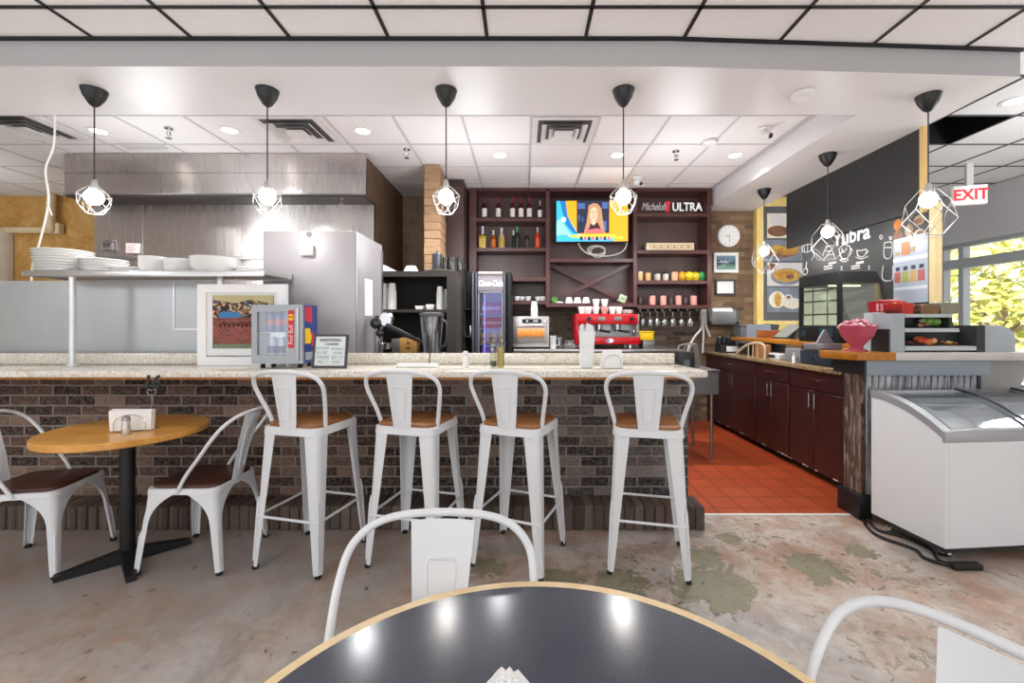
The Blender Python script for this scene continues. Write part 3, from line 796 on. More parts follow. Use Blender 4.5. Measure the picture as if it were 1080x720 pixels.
for px, w, h in ((443, 9, 4), (454, 8.5, 5.5)):
    b = MB(); w2, h2 = w / 2 * 4.6 / F, h * 4.6 / F
    b.prism([(-w2 * .8, 0), (w2 * .8, 0), (w2, h2), (-w2, h2)], 'y', -.06, .06, .004)
    tag(b.build('napkin_box', PAPER, loc=(X(px, 4.62), 4.64, 1.5052)), 'low white carton on the dark shelf, %s of two' % ('left' if px < 450 else 'right'), 'carton')
b = MB(); b.box(-.09, .09, -.08, .08, 0, .16, .006); b.use(1).box(-.02, .02, -.083, -.079, .04, .06); b.box(-.012, .012, -.082, -.079, .09, .12)
tag(b.build('wooden_box', [m_wood('box_wood', '#a3763c', '#c59a58'), M('#5c4427')], loc=(X(432, 4.62), 4.64, 1.0502)), 'tan wooden box on the lower dark shelf', 'box')
b = MB(); b.box(-.05, .05, -.08, .08, 0, .15, .01)
tag(b.build('steel_canister', M('#8c8a88', .35, .7), loc=(X(418, 4.62) + .01, 4.66, 1.0502)), 'grey steel canister left of the tan wooden box', 'canister')
# on the top board
b = MB(); b.lathe([(0, .06), (.045, .06), (.075, 0), (.078, 0), (.078, .006), (.05, .066), (0, .068)][::-1], seg=24)
tag(b.build('lamp_bowl', CER, loc=(X(433, 4.6), 4.62, 1.9002)), 'small white upturned bowl on top of the dark shelf unit', 'bowl')
b = MB(); b.prism([(-.0, 0), (.17, 0), (.0, .085)], 'y', -.1, .1)
tag(b.build('paper_hat', PAPER, loc=(X(403, 4.6), 4.65, 1.9002)), 'white sloping paper wedge on the shelf unit beside the cabinet', 'paper')
b = MB(); b.lathe([(0, 0), (.17, 0), (.18, .012), (.18, .02), (.16, .025), (0, .025)], seg=36)
tag(b.build('serving_tray', M('#5a534c', .5), loc=(X(465, 4.7), 4.7, 1.9002)), 'round dark serving tray on top of the shelf unit', 'tray')
b = MB(); b.lathe([(0, 0), (.052, 0), (.054, .01), (.054, .17), (.048, .18), (.02, .19), (.012, .21), (0, .21)], seg=20)
tag(b.build('coffee_canister', M('#2c3036', .35), loc=(X(461, 4.68), 4.68, 1.9255)), 'dark canister on the round tray above the shelf unit', 'canister')
for k, px in enumerate((470, 477.5, 485)):
    g_ = thing('glass_tumbler', 'dark glass tumbler on the round tray, %s of three' % ('nearest the canister', 'middle', 'rightmost')[k], 'glass', (X(px, 4.68), 4.68 - .02 * (k % 2), 1.9255), 0, 'tumblers on the tray')
    b = MB(); b.lathe([(0, 0), (.03, 0), (.034, .14), (.031, .14), (.027, .01), (0, .01)], seg=16); b.build('tumbler', m_glass('dark_glass', '#55555a', .06), g_)
# stone column, dark tall cupboard
b = MB()
for k in range(34):
    z0 = .006 + k * .0925; d = random.uniform(0, .014)
    b.box(-1.115 - d * .5, -.95 + d, 4.92 - d, 5.3, z0, min(z0 + .0905, ZB - .007), .005, 1)
n = NT('stacked_stone'); n.set(.85); co = n.coords('xyz'); f = n.noise(n.coords('xyz', (1, 1, 6)), 3.2, 4, .6); g = n.noise(co, 22, 4)
n.base(n.mix(n.math('MULTIPLY', g, .45), n.ramp(f, [(.3, '#86684b'), (.5, '#a88768'), (.7, '#977450')]), '#7c5e44')); n.bump(g, .5, .01)
tag(b.build('stone_column', n.m), 'tan stacked stone column rising to the ceiling behind the bar', 'column')
tc = thing('tall_cupboard', 'tall dark brown cupboard between the stone column and the back shelves', 'cupboard', (-.87, 5.75, 0))
b = MB(); b.box(-1.02, -.74, 5.42, 6.1, .007, ZB - .016); part(b, 'carcass', M('#40302d', .4, 0, .1, 3), tc)
b = MB(); b.box(-1.0, -.76, 5.405, 5.42, .9, ZB - .1); part(b, 'door', M('#4b3837', .3, 0, .1, 3), tc)
# dark nook right of shelf unit with glasses
b = MB(); b.box(-.7, -.64, 5.0, 5.4, 1.2, 1.215); b.box(-.7, -.64, 5.0, 5.4, 1.52, 1.535); b.box(-.7, -.64, 5.38, 5.4, .9, 2.0); b.box(-.7, -.685, 5.0, 5.4, .007, 2.0)
tag(b.build('glass_rack', DKI), 'narrow black rack of glasses between shelf unit and drinks fridge', 'rack')

# ------------------------------------------------------------------ pipes and loose cable on the left
b = MB(); b.tube([(X(-20, 6), 6.04, Z(242, 6)), (X(52, 6), 6.04, Z(242, 6))], .045, 10); b.tube(bez([(X(52, 6), 6.04, Z(242, 6)), (X(53, 6), 6.0, Z(238, 6)), (X(52, 6), 6.03, Z(204, 6))], 4), .05, 10)
b.box(X(45, 6), X(60, 6), 6.02, 6.11, Z(246, 6), Z(234, 6), .02)
tag(b.build('wall_pipe', M('#d3c09a', .5)), 'cream painted pipe elbow on the ochre wall at far left', 'pipe')
b = MB(); b.box(X(-12, 6), X(5, 6), 5.9, 6.11, Z(300, 6), Z(243, 6), .01)
tag(b.build('wall_panel_box', M('#d9d4c8', .5)), 'pale box on the ochre wall at the left picture edge', 'box')
b = MB(); b.tube(bez([(X(58, 3.35), 3.35, ZB - .01), (X(57, 3.35), 3.35, Z(150, 3.35)), (X(48, 3.35), 3.35, Z(178, 3.35)), (X(51, 3.35), 3.35, Z(205, 3.35)), (X(49, 3.32), 3.32, Z(225, 3.3)), (X(40, 3.31), 3.31, Z(262, 3.3)), (X(33, 3.32), 3.32, Z(293, 3.3)), (X(32, 3.34), 3.34, 1.0)], 8), .0065, 8)
b.tube(bez([(X(50, 3.33), 3.33, Z(212, 3.3)), (X(53, 3.33), 3.33, Z(222, 3.3)), (X(55, 3.33), 3.33, Z(226, 3.3))], 4), .005, 6)
tag(b.build('hanging_cable', M('#efece6', .5)), 'white cable hanging from the ceiling above the plates', 'cable')

# ------------------------------------------------------------------ things on the bar top
zb = 1.0705
pf = thing('picture_frame', 'white framed crowd and brick wall picture leaning on the bar top', 'picture', (X(256, 3.0), 3.0, zb))
w, hgt = .305, .555
b = MB()
b.frame(-w, w, 0, hgt, .058, -.012, .018)
fr = b.build('frame', M('#f7f7f7', .35, 0, .015), pf)
b = MB(); b.box(-w + .05, w - .05, .0, .008, .065, hgt - .05); b.build('mat_board', M('#eef0f2', .7), pf)
ART = m_brick('art_brick', 'xz', ['#8f2f2c', '#a84b42', '#7a2a2a', '#b9645a'], '#c9a49a', .032, .014, .003, .8, .3)
n = NT('art_crowd'); n.set(.7); vo = n.new('ShaderNodeTexVoronoi'); vo.inputs['Scale'].default_value = 60; n.link(n.coords('xz'), vo.inputs['Vector'])
n.base(n.mix(.35, n.ramp(vo.outputs['Color'], [(.2, '#3a2b26'), (.45, '#8a6a50'), (.6, '#c5a184'), (.8, '#41506a')], 'CONSTANT'), vo.outputs['Color'], 'OVERLAY'))
ax0, ax1, az0, az1 = -.205, .215, .115, .48
b = MB(); b.box(ax0, ax1, -.003, .0, az0, az1)
b.build('print', ART, pf)
b = MB(); b.box(ax0, ax1, -.005, -.003, az1 - .155, az1 - .03); b.build('print_crowd', n.m, pf)
b = MB()
b.use(0).prism([(ax0, az1), (ax1, az1), (ax1, az1 - .06), (.06, az1 - .03), (-.05, az1 - .055), (ax0, az1 - .03)], 'y', -.0075, -.005)
b.use(1).prism([(-.16, az1 - .155), (-.02, az1 - .155), (.0, az1 - .13), (-.04, az1 - .115), (-.13, az1 - .11), (-.165, az1 - .13)], 'y', -.008, -.005)
b.use(2).box(ax0, ax1, -.0062, -.003, az0, az0 + .03)
b.use(3).prism([(.13, az0), (ax1, az0), (ax1, az0 + .19), (.17, az0 + .19), (.14, az0 + .15), (.16, az0 + .1), (.1, az0 + .09), (.1, az0 + .06)], 'y', -.009, -.003)
b.use(4).ball((.17, -.006, az0 + .135), .022, 2, (1.3, .15, .6)); b.use(4).ball((.185, -.006, az0 + .2), .02, 2, (1, .15, 1.1))
b.use(5)
for i in range(9): b.tube(bez([(-.16 + .03 * i, -.0045, az0 + .175 + .012 * (i % 2)), (-.15 + .03 * i, -.0045, az0 + .15), (-.14 + .03 * i, -.0045, az0 + .18)], 3), .0035, 4)
b.build('print_figures', [M('#c4b98c', .7), M('#3f7db5', .6), M('#7d8a70', .7, 0, .4, 60), M('#2e2c2e', .7), M('#b98568', .6), M('#4a1c1c', .7)], pf)

mf = thing('mini_fridge', 'small silver energy drink cooler with glass door on the bar top', 'fridge', (X(297, 2.82), 2.79, zb))
SIL = M('#9fa3a8', .35, .5, .03); SILD = M('#7f8388', .35, .5)
w, d, h0, h1 = .162, .175, .03, .405
b = MB()
b.frame(-w, w, h0, h1, .013, 0, d - .012); b.box(-w, w, d - .012, d, h0, h1)
b.build('body', SIL, mf)
b = MB(); b.box(-w + .013, w - .013, .01, d - .013, .225, .231); b.build('shelf', M('#dfe6df', .3), mf)
b = MB(); b.box(-w + .013, w - .013, d - .016, d - .0125, h0 + .02, h1 - .02); b.build('inner_back', M('#dfeef2', .5, emit=.5), mf)
b = MB()
for q in ((-w, -w + .035, h0 + .055, h1 - .045), (.055, w, h0 + .055, h1 - .045), (-w, w, h0, h0 + .055), (-w, w, h1 - .045, h1)): b.box(q[0], q[1], -.022, -.001, q[2], q[3])
dr = b.build('door', SIL, mf)
b = MB(); b.box(-w + .034, .056, -.012, -.009, h0 + .05, h1 - .04); b.build('door_glass', GLASS, dr)
b = MB(); b.box(.128, .14, -.034, -.022, h0 + .02, h1 - .02, .003); b.build('handle', M('#c9ccd0', .3, .5), dr)
b = MB(); b.use(0).box(.072, .108, -.0245, -.022, .13, .37)
b.use(1).disc((.09, -.0255, .325), .021, 20, axis='y')
b.use(0)
for s_ in (-1, 1): b.prism([(.09 + s_ * .004, .318), (.09 + s_ * .019, .326), (.09 + s_ * .016, .333), (.09 + s_ * .008, .334), (.09 + s_ * .002, .327)], 'y', -.0275, -.0262)
b.use(2).text('Red Bull', .037, FRONT(.09, -.0255, .215) @ Matrix.Rotation(PI / 2, 4, 'Z'), ext=.0005)
b.build('door_badge', [M('#d2232f', .5), M('#f3c62b', .5), M('#f6dede', .5)], dr)
b = MB(); x = w + .0005
def sidepoly(pts): b.poly([(x, p[0], p[1]) for p in pts])
b.use(0).box(w, w + .0004, .0, d, h0, h1)
b.use(1); sidepoly([(.008, h1 - .01), (.1, h1 - .01), (.1, h1 - .12), (.008, h1 - .1)])
b.use(2); sidepoly([(.008, h1 - .15), (.07, h1 - .15), (.1, h1 - .21), (.08, h1 - .25), (.008, h1 - .25)])
b.use(1); sidepoly([(.1, h1 - .16), (.165, h1 - .27), (.09, h1 - .27)])
b.use(3); sidepoly([(.012, .05), (.165, .05), (.165, .1), (.012, .1)])
b.build('side_decal', [M('#243f86', .4), M('#c8273c', .4), M('#f2c51f', .4), M('#9aa0a8', .4)], mf)
for sx in (-.12, .12):
    for y in (.03, .15):
        b = MB(); b.lathe([(0, 0), (.015, 0), (.012, .031), (0, .031)], (sx, y, 0), 10); b.build('foot', RUBBER, mf)
def can(name, lab, loc, mats, r=.027, h=.13, grp=None, two=False):
    t = thing(name, lab, 'can', loc, 0, grp)
    b = MB(); b.use(0).lathe([(0, 0), (r * .85, 0), (r, .008), (r, h * .33)], seg=16)
    b.use(1).lathe([(r, h * .33), (r, h * .62)], seg=16); b.use(0).lathe([(r, h * .62), (r, h - .012), (r * .8, h)], seg=16)
    b.build('body', mats, t)
    b = MB(); b.lathe([(r * .82, h - .002), (r * .8, h + .002), (0, h - .001)], seg=14); b.build('lid', CHROME, t)
    return t
mx, my = mf.location.x, mf.location.y
BLUE = M('#4a6ab8', .3, .3); CSIL = M('#c9d4ea', .3, .3); RPINK = M('#e08aa0', .35, .2)
c0 = None
for k in range(3):
    L = ('left', 'middle', 'right')[k] + ' blue and silver can on the upper shelf of the silver mini cooler'
    if c0 is None: c0 = can('energy_drink_can', L, (mx - .095 + .055 * k, my + .07, zb + .232), [M('#7d97d4', .3, .3), RPINK], grp='cans in the mini cooler', h=.132)
    else: dup(c0, (mx - .095 + .055 * k, my + .07, zb + .232), label=L)
c0 = None
for k in range(2):
    L = ('left', 'right')[k] + ' silver can with blue band on the lower shelf of the mini cooler'
    if c0 is None: c0 = can('energy_drink_can', L, (mx - .08 + .065 * k, my + .07, zb + .046), [CSIL, M('#27408f', .3, .3)], r=.03, grp='cans in the mini cooler', h=.15)
    else: dup(c0, (mx - .08 + .065 * k, my + .07, zb + .046), label=L)

sg = thing('counter_sign', 'black framed paper sign leaning on the bar beside the mini cooler', 'sign', (X(345, 2.75), 2.78, zb + .0016), R(-3))
b = MB(); w, h = .112, .215
b.frame(-w, w, 0, h, .013, -.008, .008)
b.xform(Matrix.Rotation(R(-8), 4, 'X')); b.build('frame', M('#33363a', .4), sg)
b = MB(); b.use(0).box(-w + .01, w - .01, -.002, .004, .016, h - .01)
b.use(1).text('ADDITIONAL', .024, FRONT(0, -.004, .178), bold=.0006); b.text('CHARGES', .02, FRONT(.01, -.004, .152), bold=.0005)
b.use(2)
for q in ((-.09, -.01, .118, .135), (-.09, -.02, .09, .108), (.005, .085, .115, .13), (.02, .08, .088, .104), (-.085, -.005, .06, .08), (-.075, -.02, .03, .05), (.01, .085, .055, .078), (.015, .07, .03, .046)): b.box(q[0], q[1], -.004, -.003, q[2], q[3])
b.use(3)
for q in ((-.06, .11), (.06, .06), (-.03, .045)): b.disc((q[0], -.0045, q[1]), .022, 14, .016, 'y')
b.xform(Matrix.Rotation(R(-8), 4, 'X')); b.build('sign_paper', [M('#e9ecec', .5), M('#3c4048', .6), M('#b9cacb', .6), M('#d5e2dd', .6)], sg)

b = MB(); b.box(-.135, .135, -.05, .05, 0, .018, .006); b.box(-.125, .125, -.042, .042, .017, .024, .003)
tag(b.build('white_tray', CER, loc=(X(440, 2.85), 2.86, zb)), 'long flat white tray lying on the bar top', 'tray')
def pen(x, y, col, lab, lean):
    b = MB(); b.tube([(0, 0, 0), (lean, .005, .07)], .004, 8); tag(b.build('pen', M(col, .4), loc=(x, y, zb + .0242)), lab, 'pen')
pen(X(452, 2.85), 2.87, '#1b1b1d', 'black pen standing in the white tray on the bar', .004)
pen(X(466, 2.85) - .02, 2.88, '#e6e6e0', 'white pen leaning at the right end of the white tray', .03)
sh = thing('salt_dispenser', 'small white plastic shaker standing alone on the bar top', 'shaker', (X(491, 2.83), 2.83, zb))
b = MB(); b.lathe([(0, 0), (.02, 0), (.021, .004), (.017, .08), (0, .08)], seg=16); b.build('body', CER, sh)
b = MB(); b.lathe([(.0175, .078), (.0165, .102), (.01, .108), (0, .108)], seg=16); b.build('cap', M('#dfe1e3', .4), sh)
GLASSB = m_glass('bottle_glass', '#f4f6f0', .05)
ob = thing('oil_bottle', 'tall glass bottle of yellow olive oil on the bar top', 'bottle', (X(528, 2.8), 2.8, zb))
b = MB(); b.lathe([(0, 0), (.024, 0), (.025, .01), (.025, .145), (.012, .175), (.011, .215), (.009, .215), (.009, .18), (.022, .14), (.022, .006), (0, .006)], seg=18); b.build('bottle', GLASSB, ob)
b = MB(); b.lathe([(0, .008), (.0215, .008), (.0215, .135), (0, .135)], seg=16); b.build('oil', M('#b8960f', .15, 0, .06, 9, .12), ob)
b = MB(); b.lathe([(0, .205), (.011, .205), (.008, .225), (.004, .235), (.003, .265), (0, .265)], seg=10); b.build('pourer', STEEL_D, ob)
ob = thing('vinegar_bottle', 'clear bottle with dark vinegar at its base beside the oil bottle', 'bottle', (X(520, 2.8), 2.83, zb))
b = MB(); b.lathe([(0, 0), (.022, 0), (.023, .01), (.022, .13), (.011, .165), (.01, .21), (.008, .21), (.009, .16), (.02, .13), (.02, .006), (0, .006)], seg=18); b.build('bottle', GLASSB, ob)
b = MB(); b.lathe([(0, .008), (.0195, .008), (.0195, .042), (0, .042)], seg=16); b.build('vinegar', M('#151012', .1), ob)
b = MB(); b.lathe([(0, .2), (.01, .2), (.008, .22), (.003, .23), (.003, .26), (0, .26)], seg=10); b.build('pourer', STEEL_D, ob)
b = MB(); b.prism([(-.042, 0), (.034, 0), (.052, .24), (-.05, .24)], 'y', -.03, .03, .012)
b.prism([(-.046, .23), (-.02, .23), (-.025, .285), (-.044, .27)], 'y', -.02, .02, .006); b.prism([(-.01, .23), (.04, .23), (.045, .265), (.0, .29)], 'y', -.02, .02, .006)
tag(b.build('lid_sleeve', M('#e9ebec', .25, 0, .06, 30), loc=(X(619, 2.8), 2.8, zb)), 'tall white plastic sleeve of cup lids standing on the bar', 'sleeve')
nd = thing('napkin_dispenser', 'white napkins in a wire holder at the right of the bar top', 'napkin holder', (X(644, 2.8), 2.78, zb), R(2))
b = MB()
for k in range(8): b.prism([(-.068, .003), (.07, .003), (.062, .118), (-.055, .112)], 'y', -.02 + .0055 * k, -.016 + .0055 * k)
b.build('napkins', PAPER, nd)
b = MB()
for y in (-.026, .03): b.tube(bez([(-.06, y, .001), (-.05, y, .05), (-.02, y, .08), (.02, y, .085), (.05, y, .06), (.06, y, .001)], 6), .0022, 6)
for x in (-.058, .058): b.tube([(x, -.026, .003), (x, .03, .003)], .0022, 6)
b.build('wire_frame', CHROME, nd)
# ------------------------------------------------------------------ back bar shelving
SY0, SY1 = 5.76, 6.1
bs = thing('back_bar_shelving', 'tall mahogany back bar shelving reaching the ceiling behind the bar', 'shelving', (.88, 5.93, 1.5))
def sz(py): return Z(py, SY0)
def sx_(px): return X(px, SY0)
def board(nm, x0, x1, z0, z1, y0=SY0, y1=SY1 - .02):
    b = MB(); b.box(x0, x1, y0, y1, z0, z1, .003, 1); return part(b, nm, DARKWOOD, bs)
posts = [(494.5, 502.5), (575.5, 580), (668, 672), (746, 750.5)]
for i, (a, c) in enumerate(posts): board('post', sx_(a), sx_(c), sz(324) if i else .9, 3.148)
board('top_rail', sx_(502.5), sx_(746), 3.06 + .05, 3.1475)
for y0, y1 in ((229.5, 233.5), (261, 265), (292, 296.5), (317, 321)): board('shelf', sx_(502.5), sx_(575.5), sz(y1), sz(y0))
for y0, y1 in ((272.5, 276.5), (319.5, 323.5)): board('shelf', sx_(580), sx_(668), sz(y1), sz(y0))
for y0, y1 in ((224.5, 228.5), (263.5, 267.5), (295.5, 299.5), (321.5, 325.5)): board('shelf', sx_(672), sx_(746), sz(y1), sz(y0))
b = MB(); b.box(sx_(497), sx_(749), SY1 - .019, SY1 - .002, sz(324), 3.14); part(b, 'back_board', m_wood('back_board_wood', '#4d3735', '#5f4643', 'xyz', (2, 10, 2), .35), bs)
for s_ in (0, 1):
    b = MB(); x0, x1 = sx_(580), sx_(668); z0, z1 = sz(319.5), sz(276.5); w = .028
    if s_: x0, x1 = x1, x0
    y0 = SY0 + .16 + .031 * s_
    d = Vector((x1 - x0, z1 - z0)).normalized(); nn = Vector((-d.y, d.x)) * w
    b.prism([(x0 + nn.x, z0 + nn.y), (x0 - nn.x, z0 - nn.y), (x1 - nn.x, z1 - nn.y), (x1 + nn.x, z1 + nn.y)], 'y', y0, y0 + .03); part(b, 'cross_brace', DARKWOOD, bs)
YB_ = 5.86
# bottles
def bottle(lab, px, z, H_, r, body, neck, labelm=None, square=False, grp=None, cap=None, liquid=None):
    t = thing('bottle', lab, 'bottle', (X(px, YB_), YB_, z + .0006), 0, grp)
    b = MB()
    if square: b.box(-r, r, -r * .6, r * .6, 0, H_ * .58, .008); b.lathe([(r * .3, H_ * .575), (r * .28, H_ * .66), (0, H_ * .66)], seg=14)
    else: b.lathe([(0, 0), (r, 0), (r, H_ * .55), (r * .8, H_ * .64), (r * .36, H_ * .74), (r * .33, H_ * .8), (0, H_ * .8)], seg=16)
    b.build('glass_body', body, t)
    b = MB(); q = .655 if square else .74
    b.lathe([(r * .36, H_ * q), (r * .36, H_ * .93), (r * .42, H_ * .935), (r * .42, H_), (0, H_)], seg=14); b.build('neck', neck, t)
    if labelm:
        b = MB()
        if square: b.box(-r * .8, r * .8, -r * .62, -r * .6, H_ * .1, H_ * .45)
        else: b.lathe([(r * 1.01, H_ * .1), (r * 1.01, H_ * .48)], seg=16)
        b.build('paper_label', labelm, t)
    return t
z1 = sz(229.5); z2 = sz(261)
WINE = M('#3c0d16', .12); RED = M('#8d1428', .3); LABW = M('#e6e0da', .6)
names = ['leftmost', 'second', 'third', 'fourth', 'fifth']
w0 = None
for k, px in enumerate((511, 525.5, 540.5, 549.5, 558.3)):
    L = 'dark red wine bottle with pale label on the top back shelf, %s of five' % names[k]
    if w0 is None: w0 = bottle(L, px, z1, .30, .034, WINE, RED, LABW, grp='wine bottles on the top back shelf')
    else: dup(w0, (X(px, YB_), YB_, z1 + .0006), label=L)
bottle('dark bottle with white label and cap at the right end of the top back shelf', 569.5, z1, .25, .03, M('#241417', .2), M('#a89a98', .3), LABW)
bottle('square yellow liqueur bottle with blue white neck on the second back shelf', 509, z2, .30, .048, M('#b99a22', .15), M('#cfd9ea', .3), M('#d0b84e', .4), True)
bottle('amber orange bottle with white cap on the second back shelf', 520.3, z2, .25, .036, M('#a54c12', .15), M('#cdd8c4', .3), M('#c4661e', .4))
bottle('clear rounded bottle with yellow base on the second back shelf', 529, z2, .28, .045, M('#b7a68e', .1), M('#cfd0e0', .2), M('#b49b3a', .4))
bottle('slim black bottle with white top on the second back shelf', 541.5, z2, .245, .024, M('#1b1b1c', .2), M('#d5d5d5', .3))
bottle('dark green bottle with bright green neck on the second back shelf', 545.5, z2, .30, .036, M('#10271c', .2), M('#3fae62', .3), M('#1c2a22', .4))
bottle('short black bottle with thin pourer on the second back shelf', 556, z2, .25, .03, M('#1a1517', .2), M('#555', .3) if False else M('#4a4648', .3), M('#353032', .4))
bottle('bright red orange bottle at the right end of the second back shelf', 567, z2, .29, .034, M('#c93420', .25), M('#c9b9a0', .3), M('#d8502e', .4))
# television with a programme on
tv = thing('television', 'wall television showing a blonde presenter between orange panels', 'television', (X(624.5, 5.78), 5.78, Z(233, 5.78)), R(-2))
k_ = 5.78 / F
tw, th = 37.5 * k_, 21.5 * k_
b = MB(); b.box(-tw - .01, tw + .01, .0, .06, -th - .01, th + .01, .006); b.build('case', M('#101215', .3), tv)
def em(c, e=1.0): return M(c, .4, 0, .03, 5, e)
TVM = [em('#35b4ec', .75), em('#f0a21a', .8), em('#20263e', .6), em('#1874b4', .7), em('#e2b798', .7), em('#b98f68', .6), em('#3b2030', .4), em('#e9f6ff', 1.0), em('#d86a70', .6), em('#f5c93e', .8), em('#48629e', .7), em('#8ed6f5', .8)]
b = MB()
def tvp(m, pts, l): b.use(m).poly([(-tw + 2 * tw * u, -.0005 - .0008 * l, th - 2 * th * v) for u, v in pts])
def tve(m, u, v, ru, rv, l, n=18): tvp(m, [(u + ru * math.cos(2 * PI * i / n), v + rv * math.sin(2 * PI * i / n)) for i in range(n)], l)
tvp(1, [(0, 0), (1, 0), (1, 1), (0, 1)][::-1], 0)
tvp(0, [(0, 0), (.12, 0), (.15, .35), (.3, .82), (.8, .9), (.8, 1), (0, 1)], 1)
tvp(3, [(.05, 0), (.13, 0), (.155, .35), (.2, .55), (.29, .8), (.24, .8), (.14, .6), (.1, .4)], 2)
tvp(11, [(0, .5), (.05, .45), (.2, .82), (.0, .85)], 3)
tve(7, .1, .46, .035, .06, 4)
tvp(2, [(.285, 0), (.74, 0), (.74, .8), (.285, .8)], 3)
for q in ((.3, .06, .4, .2), (.64, .04, .72, .2), (.31, .35, .33, .5), (.36, .4, .375, .52), (.65, .5, .7, .75)): tvp(10, [(q[0], q[1]), (q[2], q[1]), (q[2], q[3]), (q[0], q[3])], 4)
tvp(5, [(.45, .12), (.52, .06), (.58, .08), (.63, .2), (.65, .5), (.68, .8), (.38, .8), (.42, .55), (.44, .3)], 5)
tve(4, .52, .32, .055, .2, 6)
tvp(4, [(.49, .45), (.55, .45), (.56, .6), (.48, .6)], 6.5)
tvp(8, [(.4, .8), (.43, .66), (.5, .58), (.56, .58), (.63, .68), (.66, .8)], 6)
tvp(6, [(.45, .72), (.48, .55), (.52, .62), (.57, .52), (.62, .7), (.55, .68), (.5, .7)], 7)
tvp(5, [(.46, .14), (.53, .08), (.6, .16), (.62, .3), (.58, .25), (.54, .16), (.49, .18), (.465, .34)], 8)
for u in (.5, .543): tve(6, u, .285, .009, .014, 8, 8)
tve(8, .521, .42, .016, .014, 8, 10); tve(5, .52, .35, .006, .03, 7.5, 8)
tvp(9, [(.15, .84), (.82, .84), (.86, .93), (.2, .9)], 8)
for i in range(8): tvp(8 if i % 2 else 2, [(.33 + .055 * i, .88), (.365 + .055 * i, .88), (.365 + .055 * i, .97), (.33 + .055 * i, .97)], 9)
tvp(9, [(.87, .88), (.93, .88), (.93, .96), (.87, .96)], 9)
b.build('screen', TVM, tv)
b = MB(); b.box(-.1, .1, .06, .28, -.1, .1); b.build('wall_mount', BLACK, tv)
yy = 5.87
b = MB()
def pp(px, py, y=yy): return (X(px, y), y, Z(py, y))
b.tube(bez([pp(609, 254), pp(613, 262), pp(622, 268), pp(640, 270), pp(655, 266), pp(661, 258), pp(662, 244)], 6), .009, 6)
for i in range(3): b.tube(bez([(pp(629 + i, 265)[0] + .12 * (1 - .1 * i) * math.cos(a), yy + .012 * i, pp(629, 263.5 + i)[2] + .06 * (1 + .1 * i) * math.sin(a)) for a in [2 * PI * k / 10 for k in range(10)]], 4, True), .007, 6, True)
tag(b.build('coiled_cable', M('#d9d6cf', .5)), 'coiled white cable hanging under the television', 'cable')
# beer sign
b = MB()
b.use(0).text('Michelob', .15, FRONT(X(689, 5.9), 5.88, Z(218.5, 5.9)), ext=.008, shear=.35, bold=-.001, sx=.6)
b.use(2).prism([(X(703.5, 5.9) + q[0], Z(219, 5.9) + q[1]) for q in ((-.02, -.075), (0, -.05), (.02, -.075), (.028, .03), (.045, .07), (.0, .085), (-.035, .07), (-.02, .03))], 'y', 5.872, 5.89)
b.use(1).text('ULTRA', .16, FRONT(X(724, 5.9), 5.88, Z(219, 5.9)), ext=.01, bold=.001, sx=.82)
tag(b.build('beer_sign', [M('#b5b0b2', .4, 0, .02, 9, .3), M('#f2f2f2', .4, 0, .02, 9, .3), M('#c92736', .4, 0, .02, 9, .3)]), 'white lettered beer sign with red ribbon on the top right shelf', 'sign')
# second right shelf: pale wooden box with stamped letters
b = MB(); b.box(sx_(683), sx_(734), 5.82, 5.95, sz(263.5) + .0005, sz(263.5) + .105, .004); b.use(1)
for k in range(13):
    x = sx_(686.5) + .0455 * k; z = sz(263.5) + .03
    b.box(x, x + .03, 5.817, 5.82, z, z + .008 + .03 * (k % 2)); b.box(x, x + .006, 5.817, 5.82, z, z + .05); b.box(x + .01, x + .03, 5.817, 5.82, z + .04, z + .05)
tag(b.build('planter_box', [m_wood('pale_box_wood', '#d8c29a', '#efe0c0'), M('#c2a67a', .6)]), 'long pale wooden box on the right back shelf', 'box')
# jars and bags
def jar(lab, px, z, r, h, body, lid, grp=None, handle=False, yj=5.86):
    t = thing('jar', lab, 'jar', (X(px, yj), yj, z + .0005), 0, grp)
    b = MB(); b.lathe([(0, 0), (r * .95, 0), (r, .01), (r, h * .78), (r * .85, h * .86), (0, h * .86)], seg=16); b.build('body', body, t)
    b = MB(); b.lathe([(r * .9, h * .85), (r * .9, h), (0, h)], seg=16); b.build('lid', lid, t)
    if handle:
        b = MB(); b.tube(bez([(-r, 0, h * .8), (-r * .7, 0, h * 1.15), (0, 0, h * 1.28), (r * .7, 0, h * 1.15), (r, 0, h * .8)], 4), .006, 6); b.build('wire_bail', BLACK, t)
    return t
z3 = sz(295.5); z4 = sz(321.5)
jar('peach coloured jar at the left end of the third right shelf', 675.2, z3, .037, .125, M('#d9b07c', .3), M('#e7cfae', .4))
jar('peach coloured jar with light label, second on the third right shelf', 683.5, z3, .04, .125, M('#d3a266', .3), M('#6b3a26', .4))
jar('grey jar with black wire bail, left of two on the third right shelf', 693.3, z3, .04, .11, M('#b7b1a4', .3), BLACK, handle=True)
jar('grey jar with black wire bail, right of two on the third right shelf', 702, z3, .04, .11, M('#bdb7a8', .3), BLACK, handle=True)
jar('brown lidded jar with pink label beside the yellow bags', 711.3, z3, .045, .14, M('#dba88a', .3), M('#3a2018', .4))
def bag(lab, px, z, w, h, mat, yj=5.88):
    b = MB(); b.ball((0, 0, h / 2), 1, 3, (w / 2, .05, h / 2), .04)
    for v in b.bm.verts:
        if v.co.z < h * .12: v.co.z = 0
        v.co.x = max(-w / 2, min(w / 2, v.co.x * 1.25))
    tag(b.build('snack_bag', mat, loc=(X(px, yj), yj, z + .0005)), lab, 'bag', 'bags on the third right shelf')
bag('amber yellow snack bag next to the brown jar', 719, z3, .10, .13, M('#d69a1c', .25, 0, .4, 30))
